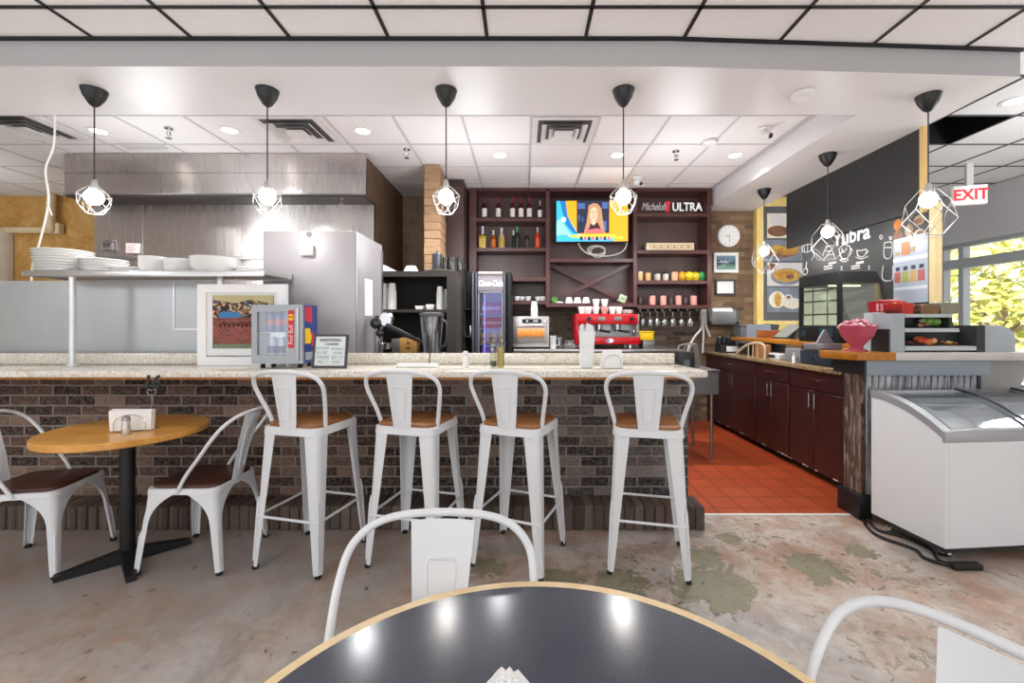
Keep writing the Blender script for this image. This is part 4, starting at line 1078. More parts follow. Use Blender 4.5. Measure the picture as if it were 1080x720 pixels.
bag('bright yellow snack bag, middle of the three on the shelf', 726.5, z3, .10, .13, M('#ecc621', .25, 0, .3, 30))
bag('yellow snack bag touching the green bag', 733.5, z3, .10, .125, M('#dcbb2a', .25, 0, .3, 30))
bag('green snack bag at the right end of the third shelf', 739.8, z3, .075, .13, M('#2f9b4f', .25, 0, .4, 30))
DJ = M('#3a2a2a', .15); PJ = M('#e39a8e', .3)
order = ['leftmost', 'second', 'third', 'fourth', 'fifth', 'sixth', 'rightmost']
for k, (px, m_) in enumerate(((675, DJ), (688, PJ), (699.5, PJ), (707.5, DJ), (715.5, PJ), (723, DJ), (731.5, PJ))):
    jar(('dark' if m_ is DJ else 'pink') + ' jar with dark lid on the lowest right shelf, %s of seven' % order[k], px, z4, .042 if m_ is PJ else .034, .15 if m_ is PJ else .12, m_, M('#2a1c1c', .3))
# wine rack lower middle: two bottle ends, tilted carton
for px, py, m_, L in ((584.5, 314.6, '#4f8f3a', 'wine bottle lying with green end in the left of the cross rack'), (590.5, 313, '#191a1d', 'wine bottle lying with black end beside the green one')):
    b = MB(); r = .041 if m_ != '#191a1d' else .034
    b.lathe([(0, .012), (r * .5, .006), (r * .7, 0), (r, .004), (r, .085), (r * .4, .115), (r * .35, .13), (0, .13)], (0, 0, 0), 18, 'y')
    x = X(px, 5.83); tag(b.build('wine_bottle', M(m_, .2, 0, .2, 30), loc=(x, 5.775 if m_ != '#191a1d' else 5.78, sz(319.5) + r + .0005 if px < 588 else sz(319.5) + r + .001)), L, 'bottle')
b = MB(); b.box(-.048, .048, -.04, .04, 0, .1, .004); b.use(1).box(-.03, .03, -.042, -.04, .03, .07)
tag(b.build('tilted_carton', [M('#b9c7a2', .5), M('#8fa37c', .5)], loc=(X(655, 5.8), 5.83, sz(318.4)), ry=R(24)), 'small pale green carton tilted against the cross rack brace', 'carton')
# mugs
mug0 = None
def mug(lab, x, y, z, rz=0, grp='white cups in the back bar', s=1):
    global mug0
    if mug0 is None:
        mug0 = thing('coffee_cup', lab, 'cup', (x, y, z), rz, grp)
        b = MB(); b.lathe([(0, 0), (.026, 0), (.03, .006), (.043, .05), (.045, .066), (.042, .066), (.038, .045), (.02, .008), (0, .008)], seg=20); b.build('cup', CER, mug0)
        b = MB(); b.tube(bez([(.04, 0, .055), (.062, 0, .055), (.066, 0, .035), (.05, 0, .018), (.034, 0, .018)], 4), .005, 6); b.build('handle', CER, mug0)
        mug0.scale = (s,) * 3
        return mug0
    return dup(mug0, (x, y, z), rz, lab, grp, s)
z5 = sz(317); z6 = sz(319.5)
for k, px in enumerate((546.5, 552.5, 558.5, 569, 574)):
    mug('white cup on the shelf above the oven, %s of five' % (names[:4] + ['rightmost'])[k], X(px, 5.9) - .02, 5.88 + .05 * (k % 2), z5 + .0005, .6 * k, 'cups on the shelf above the oven', .95)
for k, px in enumerate((600, 609, 618)):
    mug('white upturned cup on the middle shelf left of the espresso machine, %s of three' % ('left', 'middle', 'right')[k], X(px, 5.85), 5.84, z6 + .0005 + .066 * 1.2, 1.4 + .2 * k, 'cups on the middle back shelf', 1.2).rotation_euler.x = PI
b = MB(); b.box(-.045, .045, -.05, .05, 0, .018, .003); tag(b.build('sugar_packets', PAPER, loc=(X(590, 5.82), 5.80, z6 + .0005)), 'small flat white packet left of the upturned cups', 'packet')
# back counter
bc = thing('back_counter', 'steel topped back counter under the back shelves', 'counter', (.9, 5.6, 0))
b = MB(); b.box(-.12, 1.95, 5.25, 6.08, 1.012, 1.05, .004); part(b, 'steel_top', STEEL, bc)
b = MB(); b.box(-.1, 1.93, 5.32, 6.06, .0072, 1.011); part(b, 'base', M('#161617', .6), bc)
for k in range(6):
    b = MB(); b.lathe([(0, -.03), (.02, -.03), (.024, 0), (.02, .01), (0, .01)], (1.35 + .1 * k, 5.31, .98), 12, 'y'); part(b, 'valve_knob', M('#b79c62', .3, .8), bc)
zc = 1.0505
ov = thing('toaster_oven', 'silver countertop oven with glowing orange window', 'oven', (X(560, 5.4), 5.4, zc))
b = MB(); b.box(-.225, .225, 0, .36, .02, .40, .01); b.build('body', M('#c9c6c3', .3, .6, .03), ov)
b = MB(); b.box(-.11, .13, -.004, 0, .315, .365); b.build('control_panel', BLACK, ov)
b = MB(); b.use(0)
for x in (-.06, .03, .06): b.box(x, x + .025, -.006, -.004, .335, .348)
b.build('display', em('#cfe0ea', .6), ov)
b = MB(); b.lathe([(0, -.02), (.02, -.02), (.024, 0), (0, 0)], (.175, 0, .34), 16, 'y'); b.build('dial', CHROME, ov)
dr = MB(); dr.box(-.2, .2, -.012, -.0001, .06, .29, .004); dr = dr.build('door', M('#b5b2af', .3, .7), ov)
n = NT('oven_window'); n.set(.15)
sepz = n.new('ShaderNodeSeparateXYZ'); cc = n.coords('xyz'); n.link(cc, sepz.inputs[0])
fz = n.math('ADD', n.math('MULTIPLY', n.math('SUBTRACT', sepz.outputs[2], .1), 6), n.math('MULTIPLY', n.noise(n.coords('xyz', (10, 1, 3)), 2, 3), .45))
colr = n.ramp(fz, [(.3, '#6e6a68'), (.5, '#7a5a3a'), (.72, '#d9761c'), (1.0, '#f0b060')]); n.base(colr); n.link(colr, n.b.inputs['Emission Color']); n.b.inputs['Emission Strength'].default_value = .45
b = MB(); b.box(-.165, .165, -.015, -.012, .085, .245); b.build('window', n.m, dr)
b = MB(); b.tube([(-.16, -.035, .27), (.16, -.035, .27)], .008, 8); b.box(-.15, -.14, -.035, -.012, .265, .275); b.box(.14, .15, -.035, -.012, .265, .275); b.build('handle', CHROME, dr)
for x in (-.19, .19):
    b = MB(); b.box(x - .02, x + .02, .03, .3, 0, .021); b.build('foot', RUBBER, ov)
inv_cup_stack(X(563.5, 5.5), 5.52, zc + .4005, 6, .045, .09, 'white paper cup stack standing on top of the oven')
# espresso machine
em_ = thing('espresso_machine', 'red two group espresso machine with cups on top', 'espresso machine', (X(641.5, 5.35), 5.38, zc))
REDP = M('#b8101c', .25, 0, .05); hw = .375
b = MB(); b.box(-hw, hw, 0, .45, .30, .43, .012); b.build('upper_body', REDP, em_)
b = MB(); b.box(-hw + .02, hw + .03, -.02, .45, .055, .145, .012); b.build('drip_base', REDP, em_)
b = MB(); b.box(-hw + .01, hw - .01, .2, .44, .145, .30); b.build('back_panel', M('#b9bcbc', .3, .6), em_)
for s_ in (-1, 1):
    b = MB(); b.box(s_ * hw - .02, s_ * hw + .02, .02, .44, .05, .43, .008); b.build('side_panel', REDP if s_ < 0 else M('#8d8f92', .3, .6), em_)
b = MB(); b.box(-.2, .36, -.024, -.02, .152, .16); b.box(-hw + .03, hw + .02, -.01, .2, .145, .152); b.build('drip_grille', STEEL_D, em_)
for x in (-.23, -.075, .125, .30):
    b = MB()
    if x in (-.075, .125): b.box(x - .045, x + .045, -.006, 0, .345, .395, .002); b.build('button_pad', M('#8b8580', .4, .4), em_)
    else: b.lathe([(0, -.03), (.022, -.03), (.026, 0), (0, 0)], (x, 0, .37), 14, 'y'); b.build('steam_knob', BLACK, em_)
for x in (-.09, .14):
    b = MB(); b.lathe([(0, .21), (.04, .21), (.042, .3), (0, .3)], (x, .1, 0), 18); g_ = b.build('group_head', CHROME, em_)
    b = MB(); b.tube([(x, .06, .225), (x + .05, -.06, .215), (x + .1, -.1, .21)], [.014, .016, .018], 8); b.build('portafilter_handle', BLACK, g_)
for x in (-.3, .32):
    b = MB(); b.tube(bez([(x, .04, .3), (x, .0, .24), (x + .01, -.005, .17)], 5), .008, 8); b.build('steam_wand', CHROME, em_)
b = MB(); b.use(0).disc((.02, -.0225, .1), .05, 24, .026, 'y'); b.use(1).disc((-.005, -.0235, .1), .026, 20, .02, 'y'); b.use(2).text('espresso', .03, FRONT(-.16, -.0225, .1), ext=.0005)
b.build('badge', [M('#e4e1e0', .4), M('#6c78c0', .4), M('#d86a6a', .4)], em_)
for x in (-.3, .3):
    b = MB(); b.lathe([(0, 0), (.03, 0), (.025, .06), (0, .06)], (x, .1, 0), 12); b.lathe([(0, 0), (.03, 0), (.025, .06), (0, .06)], (x, .38, 0), 12); b.build('foot', CHROME, em_)
zt = zc + .4305; ex = em_.location.x
pos1 = [613.5, 621, 629, 646, 653]
for k, px in enumerate(pos1):
    mug('white cup in the front row on the espresso machine, %s of five' % (names[:4] + ['rightmost'])[k], X(px, 5.45), 5.47, zt, 1.3 + .1 * k, 'cups on the espresso machine', 1.0).scale.z = 1.4
cp = mug('pale pink cup among the white cups on the espresso machine', X(637.5, 5.45), 5.47, zt, 1.5, 'cups on the espresso machine', 1.0); cp.scale.z = 1.4
PK = M('#dba99b', .3)
for ch_ in cp.children:
    ch_.data = ch_.data.copy(); ch_.data.materials[0] = PK
for k, px in enumerate((617, 628.5, 638, 646)):
    mug('white cup standing in the back row of the espresso machine, %s of four' % ('leftmost', 'second', 'third', 'rightmost')[k], X(px, 5.62), 5.64, zt, 1.3 + .1 * k, 'back row of cups on the espresso machine', 1.05).scale.z = 1.4
for k, (px, dz) in enumerate(((629, 0), (638, 0))):
    mug('white cup stacked on top of the espresso cups, %s of two' % ('left', 'right')[k], X(px, 5.45), 5.47, zt + .0928, 1.4 + .2 * k, 'upper cups on the espresso machine', 1.0).scale.z = 1.4
t0 = None
for k in range(4):
    L = 'white saucer at the right end of the espresso machine, %s' % ('lowest', 'second from the bottom', 'third from the bottom', 'topmost')[k]
    if t0 is None: b = MB(); b.lathe([(0, 0), (.035, 0), (.07, .014), (.072, .017), (.034, .005), (0, .005)], seg=24); t0 = b.build('saucer', CER, loc=(X(662, 5.46), 5.47, zt)); tag(t0, L, 'saucer', 'saucers on the espresso machine')
    else: o = t0.copy(); C.objects.link(o); o.location.z = zt + .012 * k; o['label'] = L
# bits beside the machine
b = MB(); b.lathe([(0, 0), (.036, 0), (.038, .13), (.042, .16), (.036, .16), (.032, .01), (0, .01)], seg=16); b.tube(bez([(.038, 0, .13), (.07, 0, .12), (.07, 0, .05), (.037, 0, .04)], 4), .005, 6)
tag(b.build('milk_jug', M('#dfe0e2', .25, .3), loc=(X(583.5, 5.4), 5.42, zc)), 'pale milk jug between the oven and espresso machine', 'jug')
b = MB(); b.lathe([(0, 0), (.03, 0), (.032, .14), (.029, .14), (.026, .01), (0, .01)], seg=16); tag(b.build('drinking_glass', GLASSW, loc=(X(591, 5.4), 5.46, zc)), 'clear glass next to the milk jug', 'glass')
b = MB(); b.box(-.075, .075, -.08, .08, 0, .07, .008); b.box(-.06, .06, -.06, .06, .07, .1, .006); tag(b.build('plastic_tub', m_glass('tub_plastic', '#d8d4ce', .25, .2), loc=(X(601.5, 5.4), 5.5, zc)), 'clear plastic tub left of the espresso machine', 'tub')
b = MB(); b.box(-.075, .07, -.1, .1, 0, .105, .008); b.box(-.08, .078, -.105, .105, .095, .107, .004); tag(b.build('steel_pan', STEEL_D, loc=(X(682, 5.4) + .01, 5.42, zc)), 'square steel pan right of the espresso machine', 'pan')
b = MB(); b.prism([(-.075, 0), (.075, 0), (.085, .105), (-.085, .105)], 'y', -.09, .09, .008); b.box(-.09, .09, -.095, .095, .095, .108, .003)
tag(b.build('yellow_tub', M('#e8b90c', .35), loc=(X(680.5, 5.4) + .005, 5.42, zc + .1075)), 'bright yellow tub stacked on the steel pan', 'tub')
# hanging stemware
gr_ = MB()
for px in (674, 682, 690, 697, 705, 714, 723, 733): gr_.box(X(px, 5.84) - .006, X(px, 5.84) + .006, 5.78, 6.07, sz(325.5) - .03, sz(325.5) - .0005)
tag(gr_.build('stemware_rail', STEEL_D), 'steel rails for hanging glasses under the lowest right shelf', 'rail')
g0 = None
for k, px in enumerate((678, 686, 693.5, 701, 710, 719, 728)):
    L = 'clear wine glass hanging upside down under the right shelf, %s of seven' % order[k]
    r = .045
    if g0 is None:
        g0 = thing('wine_glass', L, 'glass', (X(px, 5.84), 5.86, sz(325.5) - .031), 0, 'hanging wine glasses')
        b = MB(); b.lathe([(0, 0), (.034, -.002), (.034, -.004), (.006, -.008), (.0045, -.07), (.02, -.085), (.04, -.12), (.044, -.16), (.037, -.20), (.035, -.20), (.042, -.16), (.037, -.12), (0, -.085)][::-1], seg=18); b.build('glass', m_glass('stem_glass', '#f2f6f6', .3), g0)
    else: dup(g0, (X(px, 5.84), 5.86, sz(325.5) - .031), label=L)

# drinks fridge
fz0 = 5.2
fr = thing('drinks_fridge', 'tall black drinks fridge with glass door and script sign behind the bar', 'fridge', (X(518.5, fz0), fz0, 0))
wf = 21.5 * fz0 / F; ht = Z(286.5, fz0); sgm = .155
b = MB()
b.box(-wf, -wf + .03, .02, .55, .02, ht - .04, .008); b.box(wf - .03, wf, .02, .55, .02, ht - .04, .008); b.box(-wf, wf, .02, .55, ht - .06, ht - .02, .008); b.box(-wf + .03, wf - .03, .5, .55, .02, ht - .06); b.box(-wf + .03, wf - .03, .03, .5, .02, .3)
b.build('cabinet', M('#17181b', .35), fr)
xl, xr = X(504, fz0) - fr.location.x, X(530.5, fz0) - fr.location.x
def zz(py): return Z(py, fz0)
b = MB(); b.box(xl, xr, -.012, .02, zz(307), zz(289.5), .004); b.build('sign_panel', M('#8d868d', .4, 0, .04, 9, .1), fr)
b = MB(); b.text('Coca-Cola', .098, FRONT((xl + xr) / 2, -.0135, zz(299)), ext=.001, shear=.3, bold=.003, sx=.68); b.build('sign_lettering', M('#ffffff', .4, 0, 0, 9, .6), fr)
b = MB(); b.box(xl, xr, -.03, .02, zz(289.5) + .001, ht, .006); b.build('head_trim', M('#c9b4b4', .35), fr)
b = MB()
for q in ((xl, xl + .02, .25, zz(307.5)), (xr - .012, xr + .0, .25, zz(307.5))): b.box(q[0], q[1], -.012, .02, q[2], q[3])
b.box(xl, xr, -.012, .02, .25, .31); b.box(xl, xr, -.012, .02, zz(308.5), zz(307.2))
dr = b.build('door', M('#8d8b92', .35, .3), fr)
b = MB(); b.box(xl + .015, xr - .01, -.002, .002, .3, zz(308.2)); b.build('door_glass', m_glass('fridge_glass', '#d9dcf2', .06), dr)
for x0, x1 in ((-wf + .0, xl - .045), (xl - .04, xl - .002), (xr + .002, xr + .035), (xr + .04, wf)):
    b = MB(); b.lathe([(0, .03), ((x1 - x0) / 2, .03), ((x1 - x0) / 2, ht - .02), (0, ht)], ((x0 + x1) / 2, .01, 0), 14); b.build('corner_post', M('#6d7078', .25, .6) if (x1 - x0) < .04 else BLACK, fr)
b = MB(); b.box(-wf - .02, -wf + .0, -.03, -.01, Z(357, fz0), Z(343, fz0), .004); b.build('handle', CHROME, dr)
b = MB(); b.box(xl + .02, xr - .015, .48, .495, .32, ht - .07); b.build('lit_back', M('#bdbce0', .5, 0, .05, 9, .5), fr)
b = MB(); b.box(xl + .05 - .0 + .02, xl + .076, .06, .075, .32, zz(310)); b.build('lamp_tube', em('#e0e0ff', 1.6), fr)
shz = [zz(330.5), zz(346), zz(363)]
for z in shz:
    b = MB(); b.box(-wf + .031, wf - .031, .06, .48, z - .012, z); b.build('shelf', M('#c9c9da', .4), fr)
fx, fy = fr.location.x, fr.location.y
def fill(name, labf, n_, z, mats, r, h, grp):
    c0 = None
    for k in range(n_):
        px = xl + .055 + (xr - xl - .1) * k / max(1, n_ - 1)
        L = labf % (['leftmost', 'second', 'third', 'fourth', 'fifth', 'rightmost'][k] if n_ == 6 else ['left', 'middle', 'right'][k])
        if c0 is None: c0 = can(name, L, (fx + px, fy + .12, z + .0005), mats, r, h, grp)
        else: dup(c0, (fx + px, fy + .12, z + .0005), label=L)
fill('drink_bottle', 'pink drink bottle on the upper shelf of the black drinks fridge, %s of six', 6, shz[0], [M('#d58aa8', .3, 0, .06, 9, .2), M('#efdcec', .3, 0, .06, 9, .2)], .019, .14, 'pink bottles in the drinks fridge')
fill('drink_can', 'red can on the middle shelf of the black drinks fridge, %s of six', 6, shz[1], [M('#c8384e', .3, 0, .06, 9, .2), M('#dd9aaa', .3, 0, .06, 9, .2)], .02, .135, 'red cans in the drinks fridge')
fill('juice_bottle', 'small juice bottle on the lower shelf of the drinks fridge, %s of three', 3, shz[2], [M('#d9a92c', .3, 0, .06, 9, .2), M('#a8304a', .3, 0, .06, 9, .2)], .033, .13, 'juice bottles in the drinks fridge')
b = MB(); b.box(-.13, .1, -.02, .1, 0, .16, .004); tag(b.build('drinks_carton', M('#9a6fc4', .4, 0, .1, 9, .2), loc=(fx - .0, fy + .12, zz(363) - .2)), 'purple drinks carton at the bottom of the fridge', 'carton')
b = MB(); b.box(xl + .02, xr - .015, .06, .48, zz(363) - .22, zz(363) - .2005); b.build('shelf', M('#c9c9da', .4), fr)

# wall things on the brick at the right of the shelves
Yw = 6.118
ck = thing('wall_clock', 'round white wall clock on the tan brick wall', 'clock', (X(768, Yw), Yw, Z(249, Yw)))
b = MB(); b.lathe([(0, -.03), (.14, -.03), (.152, -.025), (.155, -.002), (0, -.002)], (0, 0, 0), 40, 'y'); b.build('case', M('#e9ebee', .4), ck)
b = MB(); b.lathe([(0, -.032), (.138, -.0315)], (0, 0, 0), 40, 'y'); b.build('dial', PAPER, ck)
b = MB()
for a in range(12):
    th_ = R(30 * a); b.tube([(.115 * math.sin(th_), -.033, .115 * math.cos(th_)), (.128 * math.sin(th_), -.033, .128 * math.cos(th_))], .0025, 4)
b.tube([(0, -.034, .0), (-.05, -.034, -.01)], .004, 4); b.tube([(0, -.0345, .02), (.004, -.0345, -.09)], .003, 4); b.build('hands', M('#55585c', .5), ck)
def wallpic(name, lab, px0, py0, px1, py1, frm, pic, fw=.018, extra=None):
    x0, x1, zt_, zb_ = X(px0, Yw), X(px1, Yw), Z(py0, Yw), Z(py1, Yw)
    t = thing(name, lab, 'picture', ((x0 + x1) / 2, Yw, zb_)); w = (x1 - x0) / 2; h = zt_ - zb_
    b = MB()
    b.frame(-w, w, 0, h, fw, -.025, -.002)
    b.build('frame', frm, t)
    b = MB(); b.use(0).box(-w + fw, w - fw, -.012, -.004, fw, h - fw)
    if extra: extra(b, w, h, fw)
    b.build('picture_sheet', pic, t)
def sea(b, w, h, fw):
    b.use(1).box(-w + fw + .015, w - fw - .015, -.014, -.012, h * .45, h - fw - .02); b.use(2).box(-w + fw + .015, w - fw - .015, -.014, -.012, fw + .02, h * .45)
    b.use(3)
    for k in range(5): b.box(-w + .06 + .03 * k, -w + .08 + .03 * k, -.0155, -.014, h * .5, h * .56 + .015 * (k % 2))
wallpic('framed_certificate', 'white framed blue and green picture under the clock', 752.5, 266.5, 778, 287.5, M('#eef0f0', .4), [PAPER, M('#6e8fa6', .5), M('#7fa596', .5), M('#dfe6e6', .5)], .022, sea)
wallpic('framed_notice', 'black framed blank white notice on the brick wall, below the blue picture', 754, 295, 775, 311, M('#25272b', .4), [PAPER], .022)
td = thing('towel_dispenser', 'grey paper towel dispenser on the brick wall above the dark counter', 'dispenser', (X(762, 6.0), 6.115, Z(343, 6.0)))
b = MB(); b.prism([(0, 0), (-.14, .01), (-.17, .05), (-.16, .2), (-.12, .235), (0, .235)], 'x', -.17, .17, .008); b.build('body', M('#88898b', .3, .3), td)
b = MB(); b.prism([(-.155, .185), (-.168, .19), (-.13, .238), (-.0, .24), (-.0, .235), (-.118, .234)], 'x', -.15, .12); b.build('lid', M('#e6e9ec', .25), td)
b = MB(); b.prism([(-.12, .24), (-.002, .24), (-.002, .0), (-.14, .008), (-.173, .05)], 'x', .1705, .2); b.prism([(-.12, .24), (-.002, .24), (-.002, .0), (-.14, .008), (-.173, .05)], 'x', -.2, -.1705); b.build('end_cap', M('#3c3e42', .4), td)
# flexible hose bundle at the wall corner
b = MB()
b.tube(bez([pp(739, 329, 6.0), pp(740, 345, 5.98), pp(732, 356, 5.95), pp(726, 368, 5.9), pp(724, 388, 5.8)], 6), .018, 8)
b.tube(bez([pp(743, 328, 6.0), pp(745, 345, 5.98), pp(749, 355, 5.95)], 6), .016, 8); b.tube(bez([pp(741, 330, 5.97), pp(742, 350, 5.95), pp(741, 372, 5.9)], 6), .014, 8)
b.box(X(738, 6.05), X(746, 6.05), 6.02, 6.11, Z(340, 6.05), Z(326, 6.05), .01)
tag(b.build('hose_bundle', M('#b5b1ac', .4, .3)), 'bundle of grey hoses hanging at the corner beside the towel dispenser', 'hose')

# menu poster panel in its yellow timber frame
mp = thing('menu_poster', 'dark food menu poster in a yellow timber frame on the rear wall', 'menu', (3.7, 6.11, 1.3))
yp = 6.06
b = MB(); b.box(X(804, yp), X(850, yp), yp, 6.11, Z(338, yp), Z(216, yp)); part(b, 'board', M('#55585d', .5, 0, .05, 2), mp)
b = MB(); b.box(X(797, yp), X(800.5, yp), yp - .03, 6.118, 1.19, Z(218, yp)); b.box(X(800.5, yp), X(804, yp), yp - .03, 6.118, 1.19, Z(218, yp)); b.box(X(804, yp), X(852, yp), yp - .02, 6.118, Z(348, yp), Z(338, yp)); b.box(X(797, yp), X(852, yp), yp - .02, 6.118, Z(217.8, yp), Z(208, yp))
part(b, 'timber_frame', m_wood('yellow_timber', '#e0b950', '#f4e2a2', 'xyz', (12, 12, 2), .5), mp)
FOOD = [M('#d8d6d4', .5), M('#c98a2c', .5, 0, .5, 14), M('#dca83c', .5, 0, .5, 20), M('#8b5a38', .5, 0, .5, 20), M('#efe6d2', .5, 0, .2, 20), M('#7f8894', .5, 0, .3, 8), M('#70422a', .5, 0, .4, 20)]
def photo(px0, py0, px1, py1, bg, blobs):
    b = MB(); x0, x1, za, zb2 = X(px0, yp), X(px1, yp), Z(py1, yp), Z(py0, yp)
    b.use(bg).box(x0, x1, yp - .006, yp, za, zb2)
    for i, (u, v, ru, rv, m_) in enumerate(blobs):
        b.use(m_).disc((x0 + (x1 - x0) * u, yp - .007 - .0008 * i, zb2 - (zb2 - za) * v), ru * (x1 - x0), 18, rv * (zb2 - za), 'y')
    part(b, 'food_photo', FOOD, mp)
photo(809, 225, 846, 251, 4, [(.3, .3, .22, .28, 0), (.3, .72, .3, .22, 3), (.75, .6, .22, .4, 6)])
photo(806, 253, 846, 275, 5, [(.45, .55, .4, .3, 3), (.35, .45, .2, .2, 2), (.6, .55, .3, .18, 1), (.7, .4, .2, .15, 2)])
photo(809, 277, 846, 301.5, 0, [(.12, .18, .14, .16, 3), (.55, .6, .45, .36, 5), (.55, .55, .4, .28, 2), (.5, .5, .25, .16, 1), (.65, .6, .12, .1, 3)])
photo(809, 303, 846, 329, 5, [(.28, .5, .24, .34, 4), (.3, .5, .1, .3, 2), (.72, .65, .28, .22, 4), (.6, .4, .12, .12, 0), (.6, .4, .06, .06, 3)])
# ------------------------------------------------------------------ right: dark cabinets and their counter
CABW = m_wood('espresso_cabinet_wood', '#331a19', '#472522', 'xyz', (8, 8, 2), .3)
cx0 = 2.55
units = [(5.86, 4.79), (4.785, 4.19), (4.185, 3.475)]
which = ['farthest of the row', 'middle of the row', 'nearest, beside the rustic post']
for u, (ya, yb_) in enumerate(units):
    t = thing('base_cabinet', 'dark mahogany base cabinet with drawer over two doors, ' + which[u], 'cabinet', (cx0 + .3, (ya + yb_) / 2, 0), 0, 'dark base cabinets')
    b = MB(); b.box(cx0 + .02, 3.2, yb_, ya, .07, .945); part(b, 'carcass', M('#241214', .5), t)
    b = MB(); b.box(cx0 + .07, 3.15, yb_ + .001, ya - .001, .0065, .07); part(b, 'toe_kick', M('#0f0f10', .6), t)
    g = .006
    b = MB(); b.box(cx0, cx0 + .02, yb_ + g, ya - g, .775, .94, .003, 1); d = part(b, 'drawer', CABW, t)
    ym = (ya + yb_) / 2
    def pull(y0, z0, y1, z1_, par):
        b = MB(); xx = cx0 - .025
        b.tube(bez([(cx0, y0, z0), (xx, y0, z0), (xx, y1, z1_), (cx0, y1, z1_)], 1) , .006, 8)
        o = b.build('handle', CHROME); o.parent = par; return o
    pull(ym - .06, .86, ym + .06, .86, d)
    for s_ in (0, 1):
        y0, y1 = (yb_ + g, ym - g / 2) if s_ == 0 else (ym + g / 2, ya - g)
        b = MB(); b.box(cx0, cx0 + .02, y0, y1, .072, .765, .003, 1); d = part(b, 'door', CABW, t)
        yh = ym - .035 if s_ == 0 else ym + .035
        pull(yh, .62, yh, .74, d)
    b = MB()
    random.seed(u)
    for k in range(7):
        y = yb_ + (ya - yb_) * random.random(); b.box(cx0 - .0008, cx0, y, min(y + random.uniform(.02, .06), ya), .072, .072 + random.uniform(.006, .016))
    part(b, 'worn_edge', M('#c9b9a4', .7), t)
b = MB(); b.box(cx0 + .02, 3.2, 5.862, 6.11, .0065, .945)
tag(b.build('corner_filler', CABW), 'dark wood filler panel between the far cabinet and the brick wall', 'panel')
b = MB(); b.box(cx0 - .03, 3.2, 3.46, 6.115, .9455, .985, .004)
tag(b.build('stone_worktop', m_granite('brown_granite', ['#4d3d2e', '#8d7454', '#b19a76', '#6a553e', '#2e251e'], .2)), 'brown granite worktop over the dark cabinets at right', 'worktop')
zw = .9855
# things on the worktop, far end to near
b = MB(); b.box(-.1, .12, -.08, .1, 0, .1, .006); b.use(1).box(-.025, .13, -.085, -.0805, .015, .085)
for k in range(4): b.use(0).box(-.12 + .06 * k, -.075 + .06 * k, -.06, .02, .1, .2 + .02 * (k % 2), .01)
tag(b.build('cutlery_caddy', [M('#1f2124', .45), PAPER], loc=(X(757, 5.75) + .08, 5.7, zw)), 'black cutlery caddy with white card at the far end of the brown worktop', 'caddy')
b = MB(); b.lathe([(0, 0), (.055, 0), (.06, .16), (.05, .2), (0, .2)], seg=18); tag(b.build('paper_roll', PAPER, loc=(X(760, 5.95) + .0, 5.95, zw + .08)) if False else b.build('paper_roll', PAPER, loc=(X(762, 5.95) + .02, 5.98, zw)), 'white paper roll behind the black caddy', 'roll')
b = MB(); b.prism([(-.11, 0), (.11, 0), (.13, .34), (-.13, .34)], 'y', -.11, .11, .02); b.box(-.14, .14, -.12, .12, .34, .36, .005)
tag(b.build('waste_bin', M('#66686b', .45), loc=(X(786, 5.95), 5.93, zw)), 'grey tapered bin standing on the worktop under the menu poster', 'bin')
b = MB(); b.prism([(-.05, 0), (.03, 0), (.13, .36), (.03, .37)], 'y', -.1, .1, .006)
tag(b.build('black_folder', M('#242628', .45), loc=(X(798, 5.75) + .1, 5.72, zw)), 'black folder leaning beside the grey bin', 'folder')
wd = thing('wooden_rack', 'tan wooden rack with curved top on the brown worktop', 'rack', (2.575, 4.95, zw))
WR = m_wood('rack_wood', '#a06a3c', '#c9925c')
b = MB(); b.tube(bez([(-.01, .30, .014), (0, .12, .11), (0, -.06, .155), (0, -.22, .16), (0, -.30, .12), (0, -.30, .0)], 5), .013, 6); b.build('curved_rail', M('#d8c3a4', .5), wd)
b = MB(); b.box(.02, .075, -.29, -.04, 0, .145, .008); b.build('box', WR, wd)
for k in range(3):
    b = MB(); b.tube([(0, .04 - .1 * k, 0), (0, .04 - .1 * k, .145)], .006, 6); b.build('bar', M('#cdb797', .5), wd)
b = MB(); b.box(-.12, .12, -.08, .08, 0, .09, .006); tag(b.build('wooden_crate', m_wood('crate_wood', '#8d4f2a', '#b46a3a'), loc=(X(803, 5.2) + .1, 5.2, 1.192)), 'reddish wooden crate on the raised ledge under the poster', 'crate')
# raised timber ledge along the wall
ld = thing('timber_ledge', 'raised orange timber ledge above the brown worktop', 'ledge', (2.95, 4.5, zw))
LEDGE = m_wood('orange_ledge_wood', '#9a5a16', '#c98528', 'xyz', (14, 2, 10), .3)
b = MB(); b.box(2.66, 3.2, 3.46, 5.6, 1.15, 1.19, .005); part(b, 'board', LEDGE, ld)
for y in (3.9, 4.75, 5.55):
    b = MB(); b.box(3.05, 3.18, y - .03, y + .03, zw + .0005, 1.15); part(b, 'support', M('#24262a', .5), ld)
# tills, printer under the ledge
ca = thing('cash_drawer', 'black cash drawer with keyhole at the near end of the brown worktop', 'cash drawer', (2.60, 3.88, zw))
b = MB(); b.box(0, .36, -.22, .22, 0, .12, .006); b.build('body', M('#1d2630', .4), ca)
b = MB(); b.box(-.008, 0, -.205, .205, .015, .1, .003); d = b.build('drawer', M('#24303b', .4), ca)
b = MB(); b.lathe([(0, -.006), (.012, -.006), (.012, 0), (0, 0)], (-.008, 0, .06), 14, 'x'); b.build('lock', CHROME, d)
b = MB(); b.box(.03, .3, -.2, -.05, .121, .128); b.build('paper', PAPER, ca)
b = MB(); b.box(0, .3, -.12, .12, 0, .13, .008); b.use(1).box(-.002, .0, -.09, .0, .02, .05)
tag(b.build('receipt_printer', [M('#85868a', .45), M('#54555a', .4)], loc=(2.62, 4.25, zw)), 'grey receipt printer under the timber ledge', 'printer')
